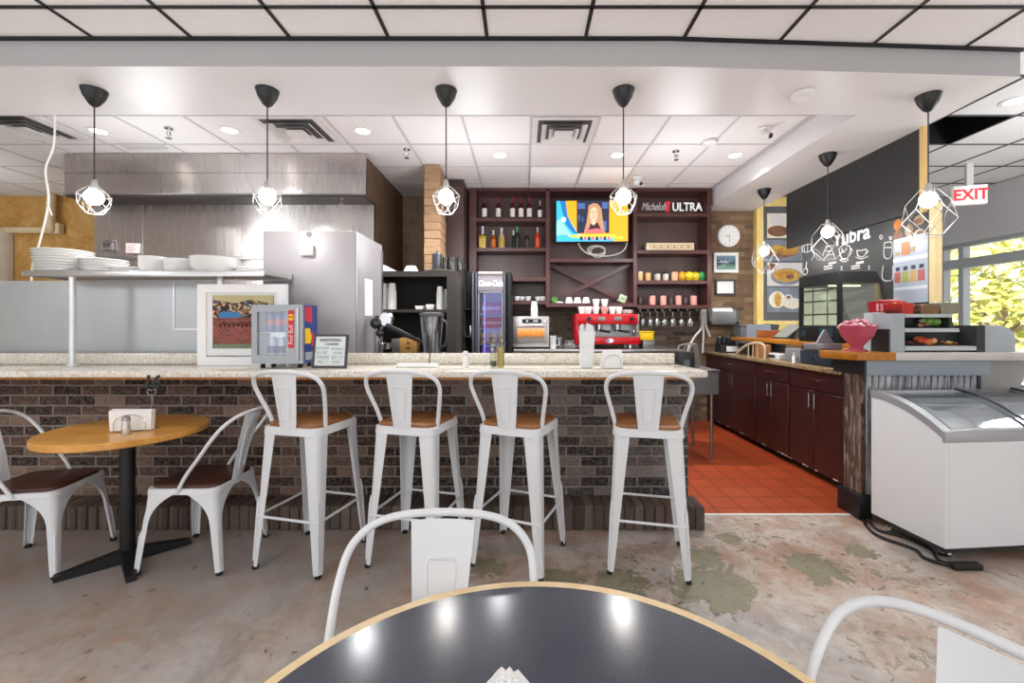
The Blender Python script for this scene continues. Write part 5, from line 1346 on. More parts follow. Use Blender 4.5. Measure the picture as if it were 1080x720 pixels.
b = MB(); b.box(0, .3, -.2, .2, 0, .06, .008); b.use(1).box(-.002, 0, -.12, .08, .015, .045)
tag(b.build('white_printer', [M('#d8dadb', .4), M('#33363a', .4)], loc=(2.62, 4.66, zw)), 'low white machine beside the grey receipt printer', 'machine')
b = MB(); b.box(0, .3, -.25, .25, .0, .13, .008)
tag(b.build('black_till', M('#16181b', .45), loc=(2.66, 5.2, zw)) if False else b.build('black_till', M('#16181b', .45), loc=(2.78, 4.68, zw + .0)) if False else b.build('black_till', M('#16181b', .45), loc=(2.72, 5.27, zw)), 'black box behind the wooden rack on the worktop', 'box')
b = MB(); b.lathe([(0, 0), (.016, 0), (.016, .06), (.006, .075), (.005, .1), (0, .1)], seg=12)
tag(b.build('glue_bottle', PAPER, loc=(2.56, 4.125, zw)), 'tiny white squeeze bottle on the edge of the brown worktop', 'bottle')
tb = thing('tablet', 'grey tablet computer tilted on the timber ledge', 'tablet', (2.98, 4.85, 1.1905))
b = MB(); b.prism([(-.13, 0), (.05, .15), (.044, .157), (-.138, .007)], 'y', -.14, .14); b.build('case', M('#3a3d42', .4), tb)
b = MB(); b.prism([(-.128, .0165), (.035, .1525), (.033, .1545), (-.13, .0185)], 'y', -.125, .125); b.build('screen', M('#8b8d86', .2), tb)
b = MB(); b.prism([(.0, 0), (.09, 0), (.05, .13), (.043, .13)], 'y', -.05, .05); b.build('stand', M('#9aa3ad', .4), tb)
b = MB(); b.box(-.14, .16, -.02, .0, 0, .16); b.use(1).lathe([(0, -.006), (.012, -.006), (0, 0)], (0.0, -.02, .08), 10, 'y')
tag(b.build('wall_plate_box', [M('#8a97a8', .4), BLACK], loc=(2.95, 5.5, 1.1905)), 'blue grey board standing at the far end of the timber ledge', 'board')

# glass display case
dc = thing('display_case', 'black framed glass pastry display case on the timber ledge', 'display case', (2.85, 3.95, 1.1905))
bx, y0, y1, zA, zB_ = 2.665, 3.68, 4.22, 1.1905, 1.80
sec = [(bx, zA), (3.12, zA), (3.10, 1.42), (3.03, 1.72), (2.98, zB_), (bx, zB_)]
b = MB(); b.box(bx, 3.12, y0, y1, zA, zA + .15, .004); part(b, 'base', M('#16181b', .4), dc)
b = MB(); b.prism([(bx, zB_ - .10), (3.035, zB_ - .10), (2.98, zB_), (bx, zB_)], 'y', y0, y1, .004); part(b, 'top', M('#1e2224', .4), dc)
for y in (y0, y1 - .03):
    for x in (bx,):
        b = MB(); b.box(x, x + .03, y, y + .03, zA + .15, zB_ - .1); part(b, 'post', M('#16181b', .4), dc)
    b = MB(); b.prism([(3.09, zA + .15), (3.12, zA + .15), (3.10, 1.42), (3.035, zB_ - .1), (3.01, zB_ - .1), (3.075, 1.42)], 'y', y, y + .02); part(b, 'post', M('#2a2e30', .4), dc)
b = MB(); b.box(bx + .006, bx + .01, y0 + .03, y1 - .03, zA + .15, zB_ - .1); b.box(bx + .03, 3.05, y0 + .004, y0 + .008, zA + .15, zB_ - .1)
part(b, 'glass', m_glass('case_glass', '#eef4f0', .1), dc)
b = MB(); b.poly([(3.108, y0 + .02, zA + .15), (3.108, y1 - .02, zA + .15), (3.09, y1 - .02, 1.42), (3.09, y0 + .02, 1.42)]); b.poly([(3.09, y0 + .02, 1.42), (3.09, y1 - .02, 1.42), (3.03, y1 - .02, 1.7), (3.03, y0 + .02, 1.7)]); part(b, 'curved_glass', m_glass('case_glass_2', '#f2f6f4', .12), dc)
for z in (1.44, 1.56, 1.66):
    b = MB(); b.box(bx + .03, 3.04, y0 + .03, y1 - .03, z, z + .008); b.use(1).box(bx + .012, bx + .03, y0 + .03, y1 - .03, z - .008, z + .004); part(b, 'wire_shelf', [m_glass('shelf_glass', '#e8efe8', .2), M('#a8a48c', .3, .6)], dc)
b = MB()
for y in (y0 + .16, y0 + .35): b.box(bx + .011, bx + .018, y, y + .008, zA + .15, zB_ - .1)
part(b, 'wire_upright', M('#c2c0b8', .3, .6), dc)
b = MB(); b.box(bx + .05, 3.0, y0 + .2, y0 + .21, zB_ - .112, zB_ - .101); part(b, 'lamp_strip', em('#fff0c8', 3), dc)
b = MB(); b.box(bx + .03, 3.04, y1 - .012, y1 - .004, zA + .151, zB_ - .101); part(b, 'rear_panel', M('#ece8d2', .5, 0, .08, 6, .7), dc)  # added cream panel; its glow, like the floor panel's, brightens the case
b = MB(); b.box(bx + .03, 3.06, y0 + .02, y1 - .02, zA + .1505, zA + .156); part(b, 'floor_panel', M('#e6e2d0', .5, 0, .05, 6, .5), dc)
b = MB(); b.box(bx - .003, bx, y0 + .07, y0 + .25, zA + .05, zA + .13); b.box(bx - .003, bx, y1 - .1, y1 - .04, zA + .05, zA + .1); part(b, 'control_plate', M('#22424c', .3), dc)

# service counter across the right with its rack
sc_ = thing('service_counter', 'service counter with timber top and grey corrugated front at right', 'counter', (3.2, 3.25, 0))
fy0 = 3.02
b = MB(); b.box(2.37, 3.15, fy0 + .021, 3.19, .17, 1.0); b.box(2.6, 3.15, 3.19, 3.45, .17, 1.0); part(b, 'body', M('#3c3d40', .5), sc_)
n = NT('rustic_plank'); n.set(.7); co = n.coords('xyz'); f = n.noise(n.coords('xyz', (9, 30, .8)), 2.2, 5, .65, .4); g = n.noise(n.coords('xyz', (8, 14, 3)), 3, 4)
n.base(n.mix(n.ramp(g, [(.5, 0), (.66, .7)]), n.ramp(f, [(.35, '#2a1c17'), (.5, '#50382d'), (.68, '#8a7160')]), '#a5948a'))
pst = MB()
for k in range(3): pst.box(2.34, 2.37, fy0 + .001 + .057 * k, fy0 + .055 + .057 * k, .17, 1.0, .004, 1)
part(pst, 'plank_end', n.m, sc_)
b = MB(); b.box(2.31, 2.40, fy0 - .02, 3.21, .0085, .17, .004); part(b, 'black_plinth', BLACK, sc_)
b = MB(); b.box(2.345, 3.19, fy0 - .04, 3.28, 1.0, 1.105, .003); part(b, 'grey_band', M('#8b97a0', .45), sc_)
b = MB(); b.box(2.33, 2.3445, fy0 - .04, 3.28, 1.0, 1.105); part(b, 'dark_band', M('#23282c', .45), sc_)
n = NT('corrugated_steel'); n.set(.4, .55); f = n.noise(n.coords('xyz', (14, 1, 2)), 2.5, 4, .6); n.base(n.ramp(f, [(.35, '#777b80'), (.55, '#b3b7bb'), (.7, '#d2d5d7')]))
b = MB()
for k in range(17):
    x = 2.375 + .0455 * k; b.box(x, x + .039, fy0, fy0 + .02, .17, 1.0, .006, 1)
b.box(2.371, 3.15, fy0 + .012, fy0 + .0199, .17, 1.0)
part(b, 'corrugated_front', n.m, sc_)
b = MB(); b.box(3.15, 3.17, fy0, 3.45, .17, 1.0); part(b, 'end_panel', M('#3f4549', .5), sc_)
b = MB(); b.prism([(2.18, 3.2), (2.26, fy0 - .07), (2.52, fy0 - .07), (2.52, 3.455), (2.34, 3.455)], 'z', 1.1055, 1.16, .004); part(b, 'timber_top', LEDGE, sc_)
b = MB(); b.box(2.521, 3.9, fy0 - .07, 3.455, 1.1055, 1.16, .004); part(b, 'pale_top', m_wood('pale_top_wood', '#b9b6b0', '#d6d2cb', 'xyz', (2, 10, 10), .4), sc_)
b = MB(); b.prism([(3.3, 0.0), (3.42, 0.0), (3.85, 1.105), (3.42, 1.105)], 'y', 3.3, 3.36); part(b, 'bracket', M('#b5b3b0', .5), sc_)
zs_ = 1.1605
rk = thing('snack_rack', 'grey stepped snack rack with two shelves on the service counter', 'rack', (2.85, 3.2, zs_))
RG = M('#a7b0b5', .45); RD = M('#2c2f2f', .5)
yA, yB2 = 2.98, 3.13
def rx(px): return X(px, yA)
def rzz(py): return Z(py, yA)
b = MB(); b.box(rx(939), rx(954), yA, yB2, zs_, rzz(330.5)); part(b, 'side_panel', RG, rk)
b = MB(); b.box(rx(937), rx(938.8), yA, yB2, zs_, rzz(347)); part(b, 'edge_strip', RD, rk)
for (a, c, p0, p1, yb3) in ((954, 1004, 331, 334.5, 0), (954, 1011, 346, 350, 0), (954, 1029, 365, 369.4, 0)):
    b = MB(); b.box(rx(a), rx(c), yA - .005, yB2, max(rzz(p1), zs_ + .0005), rzz(p0)); part(b, 'shelf', M('#bcc3c6', .45), rk)
b = MB(); b.box(rx(954), rx(1039), yB2 - .01, yB2, zs_, rzz(343)); b.box(rx(954), rx(1008), yB2 - .01, yB2, rzz(343), rzz(331)); part(b, 'back_panel', RD, rk)
b = MB(); b.box(rx(1030), rx(1039), yA, yB2 - .01, zs_, rzz(343)); part(b, 'end_panel', RD, rk)
b = MB(); b.prism([(rx(1004), rzz(334)), (rx(1006), rzz(326)), (rx(1008), rzz(340)), (rx(1010), rzz(346)), (rx(1004), rzz(346))], 'y', yA + .02, yB2 - .02); part(b, 'stepped_end', RD, rk)
b = MB(); pts = [(rx(1039), zs_), (rx(1071), zs_), (rx(1071), rzz(356)), (rx(1069), rzz(350)), (rx(1064), rzz(345.5)), (rx(1058), rzz(343.5)), (rx(1039), rzz(343))]; b.prism(pts, 'y', yA, yB2, .003)
tag(b.build('rounded_grey_box', RG), 'grey box with one rounded shoulder at the end of the snack rack', 'box')
# snacks
def lump(name, lab, px, py_base, w, h, cols, cat='snack', y=3.055, zbase=None, n_=7, grp=None):
    b = MB(); random.seed(int(px * 7))
    for k in range(n_):
        b.use(k % len(cols)).ball((random.uniform(-.38, .38) * w, random.uniform(-.03, .03), h * (.3 + .45 * random.random())), h * .38, 2, (random.uniform(.8, 1.5), .9, random.uniform(.6, 1)), .12)
    for v in b.bm.verts: v.co.z = max(v.co.z, 0)
    return tag(b.build(name, [M(c, .4, 0, .3, 40) for c in cols], loc=(X(px, y), y, zbase)), lab, cat, grp)
zt1, zt2, zt3 = rzz(331) + .0006, rzz(346) + .0006, rzz(365) + .0006
lump('snack_packet', 'green and white snack packets on the middle rack shelf', 983, 0, .085, .07, ['#6f9a3a', '#cfe0b0', '#8fb04a'], zbase=zt2)
lump('snack_packet', 'brown snack packets at the left of the middle rack shelf', 971, 0, .07, .035, ['#8a5a3c', '#5a3a30', '#b07a5a'], zbase=zt2)
lump('snack_packet', 'pink snack packets at the right of the middle rack shelf', 996, 0, .09, .035, ['#b0656a', '#7a3a40', '#c98a8a'], zbase=zt2)
lump('snack_packet', 'orange red snack packets on the bottom rack shelf', 974, 0, .10, .07, ['#d9703a', '#c2452c', '#e2a06a'], zbase=zt3)
lump('snack_packet', 'dark purple packets at the left of the bottom rack shelf', 960, 0, .05, .035, ['#4a2a34', '#6a3a44'], zbase=zt3)
lump('snack_packet', 'orange and yellow bars at the right of the bottom rack shelf', 1000, 0, .14, .035, ['#c98a2c', '#8a4a24', '#d9b84a'], zbase=zt3, n_=9)
def basket(lab, px, w, h, wall, fill_, y=3.055):
    t = thing('snack_basket', lab, 'basket', (X(px, y), y, zt1), 0, 'baskets on the snack rack')
    b = MB(); b.prism([(-w * .43, 0), (w * .43, 0), (w * .5, h), (-w * .5, h)], 'y', -.07, -.066); b.prism([(-w * .43, 0), (w * .43, 0), (w * .5, h), (-w * .5, h)], 'y', .066, .07)
    b.prism([(-w * .43, 0), (w * .43, 0), (w * .43, .004), (-w * .43, .004)], 'y', -.066, .066)
    for s_ in (-1, 1): b.prism([(s_ * w * .43, 0), (s_ * w * .5, h), (s_ * (w * .5 - .005), h), (s_ * (w * .43 - .005), 0)], 'y', -.066, .066)
    b.build('basket', M(wall, .4, 0, .15, 30), t)
    b = MB(); random.seed(int(px))
    for k in range(14): b.use(k % len(fill_)).ball((random.uniform(-.4, .4) * w, random.uniform(-.045, .045), h * random.uniform(.75, 1.05)), .016, 1, (1.3, 1, .8), .2)
    b.build('contents', [M(c, .45, 0, .3, 40) for c in fill_], t)
    return t
basket('bright red basket of snacks at the left end of the rack top', 943 + 5, .085, .075, '#c0281e', ['#d9502c', '#b83a2a', '#e8a05a'])
basket('brown basket of dark red packets in the middle of the rack top', 971, .14, .055, '#7a5a36', ['#a8763c', '#8a2a34', '#c9a060'])
basket('pale basket of green packets at the right end of the rack top', 991, .13, .075, '#8d8a78', ['#a5ac8c', '#6f7a5a', '#c9c9b4'])
b = MB(); b.box(X(922, 3.2), X(938, 3.2), 3.145, 3.3, zs_, Z(329.5, 3.2), .004)
tag(b.build('grey_carton', M('#b4bec4', .45)), 'light grey box standing behind the left end of the snack rack', 'box')
b = MB(); b.prism([(X(921.5, 3.24), Z(329.3, 3.2)), (X(942.5, 3.24), Z(329.3, 3.2)), (X(944, 3.24), Z(317.5, 3.2)), (X(920, 3.24), Z(317.5, 3.2))], 'y', 3.15, 3.29, .004)
b.use(1)
for k in range(9): b.ball((X(923 + 2.3 * k, 3.24), 3.2, Z(317.5, 3.2)), .017, 1, (1.2, 1.6, .7), .2)
b.use(2)
for k in range(4): b.box(X(924 + 4.6 * k, 3.15), X(926.5 + 4.6 * k, 3.15), 3.147, 3.15, Z(328, 3.15), Z(320, 3.15))
tag(b.build('red_snack_tub', [M('#b02430', .35, 0, .2, 20), M('#cf6a60', .4, 0, .3, 40), M('#e2a6a4', .4)]), 'red tub of snacks on the grey box at the left of the rack', 'tub')
bw = thing('candy_bowl', 'faceted pink glass bowl heaped with wrapped candy on the counter', 'bowl', (X(907, 3.05), 3.08, zs_))
PKG = NT('pink_cut_glass'); PKG.set(.08); PKG.base('#cf5a74'); PKG.b.inputs['Transmission Weight'].default_value = .25
b = MB(); b.lathe([(0, 0), (.065, 0), (.06, .014), (.034, .024), (.042, .04), (.098, .11), (.122, .18), (.114, .18), (.088, .11), (0, .05)], seg=12)
for v in b.bm.verts:
    a = math.atan2(v.co.y, v.co.x); k = 1 + .05 * math.cos(6 * a) if v.co.z > .05 else 1; v.co.x *= k; v.co.y *= k
b.build('glass_bowl', PKG.m, bw, sharp=10)
b = MB(); random.seed(3)
for k in range(90):
    a, r_ = random.uniform(0, 2 * PI), math.sqrt(random.random()) * .10
    b.use(k % 3).ball((r_ * math.cos(a), r_ * math.sin(a), .165 + .06 * (1 - (r_ / .105) ** 2) * random.uniform(.6, 1)), .017, 1, (1.4, .9, .8), .25)
o = b.build('candy', [M('#d9909c', .35, 0, .3, 60), M('#c25068', .35, 0, .3, 60), M('#e6bcc2', .35, 0, .3, 60)], bw); o['kind'] = 'stuff'
b = MB(); b.box(-.09, .10, -.06, .1, 0, .045, .005); b.prism([(-.05, .045), (.08, .045), (.02, .15), (.01, .15)], 'y', .0, .02)
tag(b.build('card_terminal', M('#8b8d94', .35, .3), loc=(X(877, 3.2) + .01, 3.3, zs_)), 'grey card terminal with upright panel left of the candy bowl', 'terminal')
# ------------------------------------------------------------------ ice cream freezer
fz = thing('chest_freezer', 'white chest freezer with sliding curved glass lids at right', 'freezer', (2.365, 2.447, 0), R(5))
L, D = 1.5, .47
WH = M('#e3e5e8', .3, 0, .015, 2)
def curve(y):   # lid height along depth
    t = y / D
    return .745 + .165 * (1 - (1 - t) ** 2.0)
N = 12
prof = [(y, curve(y) - .045) for y in [D * i / N for i in range(N + 1)]]
for nm, x0, x1 in (('side_wall', 0, .03), ('side_wall', L - .03, L)):
    b = MB(); b.prism([(0, .09), (D, .09)] + prof[::-1], 'x', x0, x1, .003); b.build(nm, WH, fz)
b = MB(); b.box(.03, L - .03, 0, .03, .09, curve(0) - .045); b.build('front_panel', WH, fz)
b = MB(); b.box(.03, L - .03, D - .03, D, .09, curve(D) - .045); b.build('rear_panel', WH, fz)
b = MB(); b.box(.03, L - .03, .03, D - .03, .09, .5); b.build('tub', M('#b5b9bd', .4), fz)
b = MB()
GT = M('#a9acb0', .35, .2)
for x0, x1 in ((-.004, .05), (L - .05, L + .004)):
    up = [(y, curve(y)) for y in [D * i / N for i in range(N + 1)]]; lo = [(y, curve(y) - .045) for y in [D * i / N for i in range(N + 1)]]
    b.prism(up + lo[::-1], 'x', x0, x1)
b.box(.05, L - .05, -.006, .05, curve(0) - .05, curve(0.0) + .012, .006); b.box(.05, L - .05, D - .05, D + .004, curve(D) - .05, curve(D), .004)
b.box(-.005, L + .005, -.008, .012, curve(0) - .06, curve(0) + .006, .006)
b.build('lid_frame', GT, fz)
FG = m_glass('freezer_glass', '#e3e7ea', .16, .05)
def lid(x0, x1, dz):
    b = MB(); b.grid(lambda u, v: (x0 + (x1 - x0) * u, .03 + (D - .06) * v, curve(.03 + (D - .06) * v) - .012 + dz), 2, 14); l = b.build('glass_lid', FG, fz)
    for xx in (x0, x1):
        b = MB(); b.tube([(xx, .03 + (D - .06) * i / 14, curve(.03 + (D - .06) * i / 14) - .008 + dz) for i in range(15)], .008, 6)
        b.build('lid_rim', M('#55585c', .35, .4), l)
lid(.06, .62, 0); lid(.58, 1.0, .014); lid(.96, L - .06, 0)
b = MB(); random.seed(5)
for k in range(180):
    b.use(k % 3).ball((random.uniform(.06, L - .06), random.uniform(.06, D - .06), .5 + random.uniform(0, .10)), random.uniform(.018, .04), 1, (1.2, 1, .6), .2)
o = b.build('frozen_contents', [M('#c9cdd2', .5, 0, .2, 40), M('#8f959b', .5, 0, .3, 40), M('#e6e8ea', .5)], fz); o['kind'] = 'stuff'
b = MB(); b.box(.02, L - .02, .02, D - .01, .06, .0899); b.build('base_tray', M('#2a2b2d', .5), fz)
for x in (.07, L - .07):
    for y in (.06, D - .06):
        b = MB(); b.lathe([(0, -.012), (.028, -.012), (.028, .012), (0, .012)], (x, y, .0285), 16, 'x'); b.box(x - .018, x + .018, y - .015, y + .015, .03, .0605); b.build('caster', CHROME, fz)
b = MB()
b.tube(bez([(2.34, 3.0, .012), (2.27, 2.88, .012), (2.25, 2.75, .012), (2.33, 2.6, .012), (2.30, 2.5, .012), (2.38, 2.42, .012), (2.5, 2.44, .012)], 8), .009, 6)
b.tube(bez([(2.36, 3.0, .03), (2.31, 2.85, .012), (2.4, 2.75, .012), (2.42, 2.6, .012), (2.36, 2.47, .012), (2.45, 2.41, .012)], 8), .009, 6)
b.box(2.36, 2.52, 2.385, 2.43, .002, .035, .006)
tag(b.build('power_cord', M('#141414', .5)), 'black power cord and plug strip trailing under the white freezer', 'cord')

# ------------------------------------------------------------------ steel table seen past the bar end
sk = thing('steel_prep_table', 'small steel sink table on thin legs behind the end of the bar', 'table', (1.7, 4.6, 0))
b = MB(); b.box(1.25, 1.94, 4.3, 4.9, .87, .9, .003); b.box(1.25, 1.93, 4.31, 4.89, .66, .87); part(b, 'sink_box', M('#77777a', .4, .6), sk)
for x in (1.3, 1.88):
    for y in (4.36, 4.84):
        b = MB(); b.tube([(x, y, .0065), (x, y, .66)], .018, 8); part(b, 'leg', STEEL_D, sk)
sp = thing('soda_gun_rack', 'dark dispenser with hoses behind the right end of the bar splashback', 'dispenser', (X(722, 4.5), 4.5, .9005))
b = MB(); b.box(-.08, .08, -.06, .06, 0, .17, .01); b.use(1).box(-.03, .03, -.063, -.06, .02, .09); b.build('body', [M('#2a2b2d', .4), M('#6a6b6e', .4)], sp)
for k in range(3):
    b = MB(); b.tube(bez([(-.05 + .05 * k, 0, .17), (-.05 + .06 * k, 0, .23), (.08 + .02 * k, 0, .24), (.11 + .02 * k, 0, .1), (.11 + .02 * k, 0, .002)], 5), .009, 6); b.build('hose', M('#8a8680', .4), sp)

# ------------------------------------------------------------------ menu lettering and drawings on the black wall
menu_wall = bpy.data.objects['wall_menu']
def on_wall(o, lab):
    o.parent = menu_wall; o['label'] = lab; return o
MWX = 3.2399
def mw(px, py): d = 3.24 * F / (px - CX); return (MWX, d, H + (CY - py) * 3.24 / (px - CX))
CHALK = M('#d3d3d3', .6, 0, .05, 30)
b = MB(); p = mw(899, 247.5); b.text('Yubra', .2, LEFTW(MWX - .002, p[1] + .02, p[2] - .012), ext=.001, bold=.004)
on_wall(b.build('menu_heading', CHALK), 'white heading word lettered on the black menu wall')
def chalk(name, lab, strokes, cat='drawing', r=.0042):
    b = MB()
    for s_ in strokes: b.tube(bez([(mw(*q)[0] - .002, mw(*q)[1], mw(*q)[2]) for q in s_], 4), r, 5)
    on_wall(b.build(name, CHALK), lab)
chalk('chalk_cup', 'chalk drawing of a tall latte cup on the menu wall', [[(885, 262), (887, 270), (891, 274), (895, 270), (897, 261), (891, 258), (885, 262)], [(897, 262), (899, 264), (896, 270)], [(886, 274), (891, 272.5), (895, 274), (891, 276), (886, 274)], [(888, 262), (890, 266), (894, 262)], [(889, 258), (888, 256)]])
chalk('chalk_cup', 'chalk drawing of a small espresso cup on the menu wall', [[(904, 264), (905, 269), (909, 271), (913, 268), (914, 263), (909, 264), (904, 264)], [(914, 265), (916, 265), (913, 268)], [(903, 271), (909, 273), (916, 270)]])
chalk('chalk_grinder', 'chalk drawing of a coffee pot at the far end of the menu wall', [[(846, 260), (847, 265), (851, 266), (855, 264), (856, 258), (851, 258), (846, 260)], [(848, 260), (849, 265)], [(852, 259), (852, 265)], [(856, 262), (859, 268), (856, 274)]])
chalk('chalk_whisk', 'chalk drawing of a whisk under the coffee pot', [[(849, 283), (847, 287), (849, 290), (852, 287), (851, 283), (849, 283)], [(850, 283), (851, 276)]])
chalk('chalk_spoons', 'gold chalk strokes behind the middle pendant on the menu wall', [[(868, 270), (870, 264), (873, 260)], [(871, 260), (878, 259)], [(871, 265), (878, 264)], [(872, 269), (879, 268)]])
chalk('chalk_jar', 'chalk drawing of a drinks jar beside the drinks board', [[(933, 256), (933, 271), (940, 271), (941, 256), (933, 256)], [(933, 261), (941, 261)], [(932, 280), (931, 294), (941, 295), (942, 280)]])
chalk('chalk_beans', 'chalk drawing of coffee beans on the menu wall', [[(928, 249), (930, 248), (931, 251), (929, 252), (928, 249)], [(938, 250), (941, 250), (940, 253), (938, 250)]])
def mline(px0, px1, py, hgt):
    p, q = mw(px0, py), mw(px1, py); b = MB(); b.box(MWX - .002, MWX, q[1], p[1], p[2] - hgt, p[2] + hgt)
    on_wall(b.build('menu_line', CHALK), 'short white line of menu text')
for px, py in ((874, 278), (903, 277.5)): mline(px, px + 8, py, .01)
for px, py in ((869, 281.5), (869, 284), (898, 281), (898, 283.5)): mline(px, px + 9, py, .006); mline(px + 18, px + 19.5, py, .006)
# food cluster and drinks board on the menu wall
fb = thing('food_prints', 'cluster of fried food pictures at the near top of the menu wall', 'picture', (MWX, 3.75, 2.2))
fbm = [M('#c9782a', .5, 0, .5, 20), M('#b59a78', .5, 0, .5, 20), M('#8a5a40', .5, 0, .5, 25), M('#d0c4b0', .5, 0, .3, 20)]
b = MB()
for i, (px, py, ru, rv, m_) in enumerate(((947, 237, 4.6, 6, 0), (947, 248, 4.8, 5, 2), (959, 243, 4.4, 6.5, 1), (970, 232, 6, 5.5, 1), (970, 247, 6.5, 5.5, 3), (972, 246, 5, 3.5, 2), (946, 237, 3, 3.5, 0), (960, 250, 3, 3, 3), (969, 233, 4, 3, 2))):
    p = mw(px, py); d_ = p[1] / (px - CX); b.use(m_).disc((MWX - .001 - .0006 * i, p[1], p[2]), ru * d_, 18, rv * p[1] / F, 'x')
part(b, 'print', fbm, fb)
db = thing('drinks_board', 'pale glossy drinks poster at the near end of the menu wall', 'poster', (MWX, 3.8, 1.6))
p0, p1 = mw(943, 253), mw(979.5, 322)
b = MB(); yN, yF_ = p1[1], p0[1]; zt_, zb2 = p0[2] + .0, 1.53
b.box(MWX - .006, MWX, yN, yF_, zb2, zt_); part(b, 'sheet', M('#b9c3d4', .25, 0, .08, 3), db)
b = MB()
def dbp(m_, u0, u1, v0, v1): b.use(m_).box(MWX - .008, MWX - .006, yF_ - (yF_ - yN) * u1, yF_ - (yF_ - yN) * u0, zt_ - (zt_ - zb2) * v1, zt_ - (zt_ - zb2) * v0)
dbp(0, .25, .5, .07, .27); dbp(1, .05, .2, .2, .26); dbp(1, .52, .65, .16, .24); dbp(2, .0, 1, .3, .36)
for k in range(4): dbp(3 + k % 3, .04 + .23 * k, .22 + .23 * k, .52, .68); dbp(6, .08 + .23 * k, .2 + .23 * k, .44, .5)
dbp(2, .02, .98, .75, .8)
part(b, 'print', [M('#c4763a', .4), M('#a89a72', .5), M('#dfe6f0', .3), M('#b8685c', .4), M('#a8ac5e', .4), M('#c9a266', .4), M('#3a4250', .4)], db)

# ------------------------------------------------------------------ ceiling fittings
def exit_sign():
    t = thing('exit_sign', 'white exit sign with red letters hanging from the ceiling at right', 'exit sign', (X(1022, 4.9), 4.9, Z(206, 4.9)), R(-18))
    b = MB(); b.box(-.15, .15, -.03, .03, -.105, .105, .006); b.build('case', M('#eceaea', .5, 0, .02, 9, .25), t)
    b = MB(); b.text('EXIT', .17, FRONT(0, -.0315, -.003), ext=.001, bold=.004, sx=.9); b.build('letters', M('#e0202a', .5, 0, .02, 9, .6), t)
    b = MB(); b.box(-.03, .03, -.02, .02, .105, ZB - .001 - Z(206, 4.9)); b.build('hanger', M('#d9d9d9', .5), t)
exit_sign()
def pendant(px, Yp, group_i, big, lab):
    t = thing('pendant_lamp', lab, 'pendant lamp', (X(px, Yp), Yp, DROP), 0, 'wire cage pendant lamps')
    s = 1
    b = MB(); b.lathe([(0, -.115), (.012, -.115), (.03, -.10), (.06, -.05), (.074, -.004), (.074, -.0005), (0, -.0005)], seg=24); b.build('ceiling_cup', M('#17181a', .45), t)
    zb_ = -.735 if not big else -.735
    b = MB(); b.tube([(0, 0, -.11), (0, 0, zb_ + .11)], .0045, 6); b.build('cord', M('#3a3a3c', .5), t)
    b = MB(); b.lathe([(0, zb_ + .125), (.012, zb_ + .125), (.019, zb_ + .10), (.02, zb_ + .06), (0, zb_ + .06)], seg=14); b.build('socket', M('#c9c9cb', .3, .6), t)
    b = MB(); b.ball((0, 0, zb_ + .01), .052, 3, (1, 1, 1.05)); b.build('bulb', BULB, t)
    def rg(r, z, n_, off): return [Vector((r * math.cos(2 * PI * (k + off) / n_), r * math.sin(2 * PI * (k + off) / n_), z)) for k in range(n_)]
    if big: A, Bq, D_ = rg(.045, zb_ + .085, 5, .1), rg(.125, zb_ - .02, 5, .1), rg(.155, zb_ - .13, 5, .6); E = rg(.08, zb_ - .245, 5, .1)
    else: A, Bq, D_ = rg(.03, zb_ + .08, 6, 0), rg(.092, zb_ + .02, 6, 0), rg(.084, zb_ - .045, 6, .5); E = rg(.048, zb_ - .10, 6, 0)
    b = MB(); n_ = len(A); w = .0017 if not big else .0021
    def ed(p, q): b.tube([p, q], w, 5)
    for k in range(n_):
        j = (k + 1) % n_
        ed(A[k], A[j]); ed(A[k], Bq[k]); ed(Bq[k], D_[k]); ed(Bq[j], D_[k]); ed(D_[k], E[k]); ed(D_[k], E[j]); ed(E[k], E[j])
        if not big: ed(Bq[k], Bq[j])
    b.build('wire_cage', WIRE, t)
    li = bpy.data.lights.new('pendant_glow', 'POINT'); li.energy = 6; li.shadow_soft_size = .07; li.color = (1, .98, .95)
    lo = bpy.data.objects.new('pendant_glow', li); C.objects.link(lo); lo.location = (t.location.x, t.location.y, DROP + zb_ + .01 - .09)
BULB = M('#fff6e6', .5, 0, 0, 5, 14); WIRE = M('#9a9a9c', .4, .2, .02)
WL = ['leftmost over the bar', 'second from the left over the bar', 'third, above the dark shelf unit', 'fourth, in front of the television']
for k, px in enumerate((99.5, 282, 470.5, 657.5)): pendant(px, 2.96, k, False, 'wire cage pendant lamp with black ceiling cup, ' + WL[k])
for px, Yp, lab in ((979, 3.03, 'wide wire cage pendant lamp nearest the exit sign'), (873, 4.08, 'wide wire cage pendant lamp in front of the black menu wall'), (806, 5.15, 'wire cage pendant lamp farthest back, before the food poster')): pendant(px, Yp, 0, True, lab)
LENS = M('#fffaf0', .5, 0, 0, 5, 9)
dl = [(104, 4.08), (242, 4.06), (383, 4.08), (527, 4.66), (651, 4.66), (775, 4.66), (1070, 3.53)]
dlab = ['at far left beside the first pendant', 'above the hood left of centre', 'above the hood right edge', 'above the bottle shelves', 'above the television', 'above the brick wall clock', 'at the right edge beyond the beam']
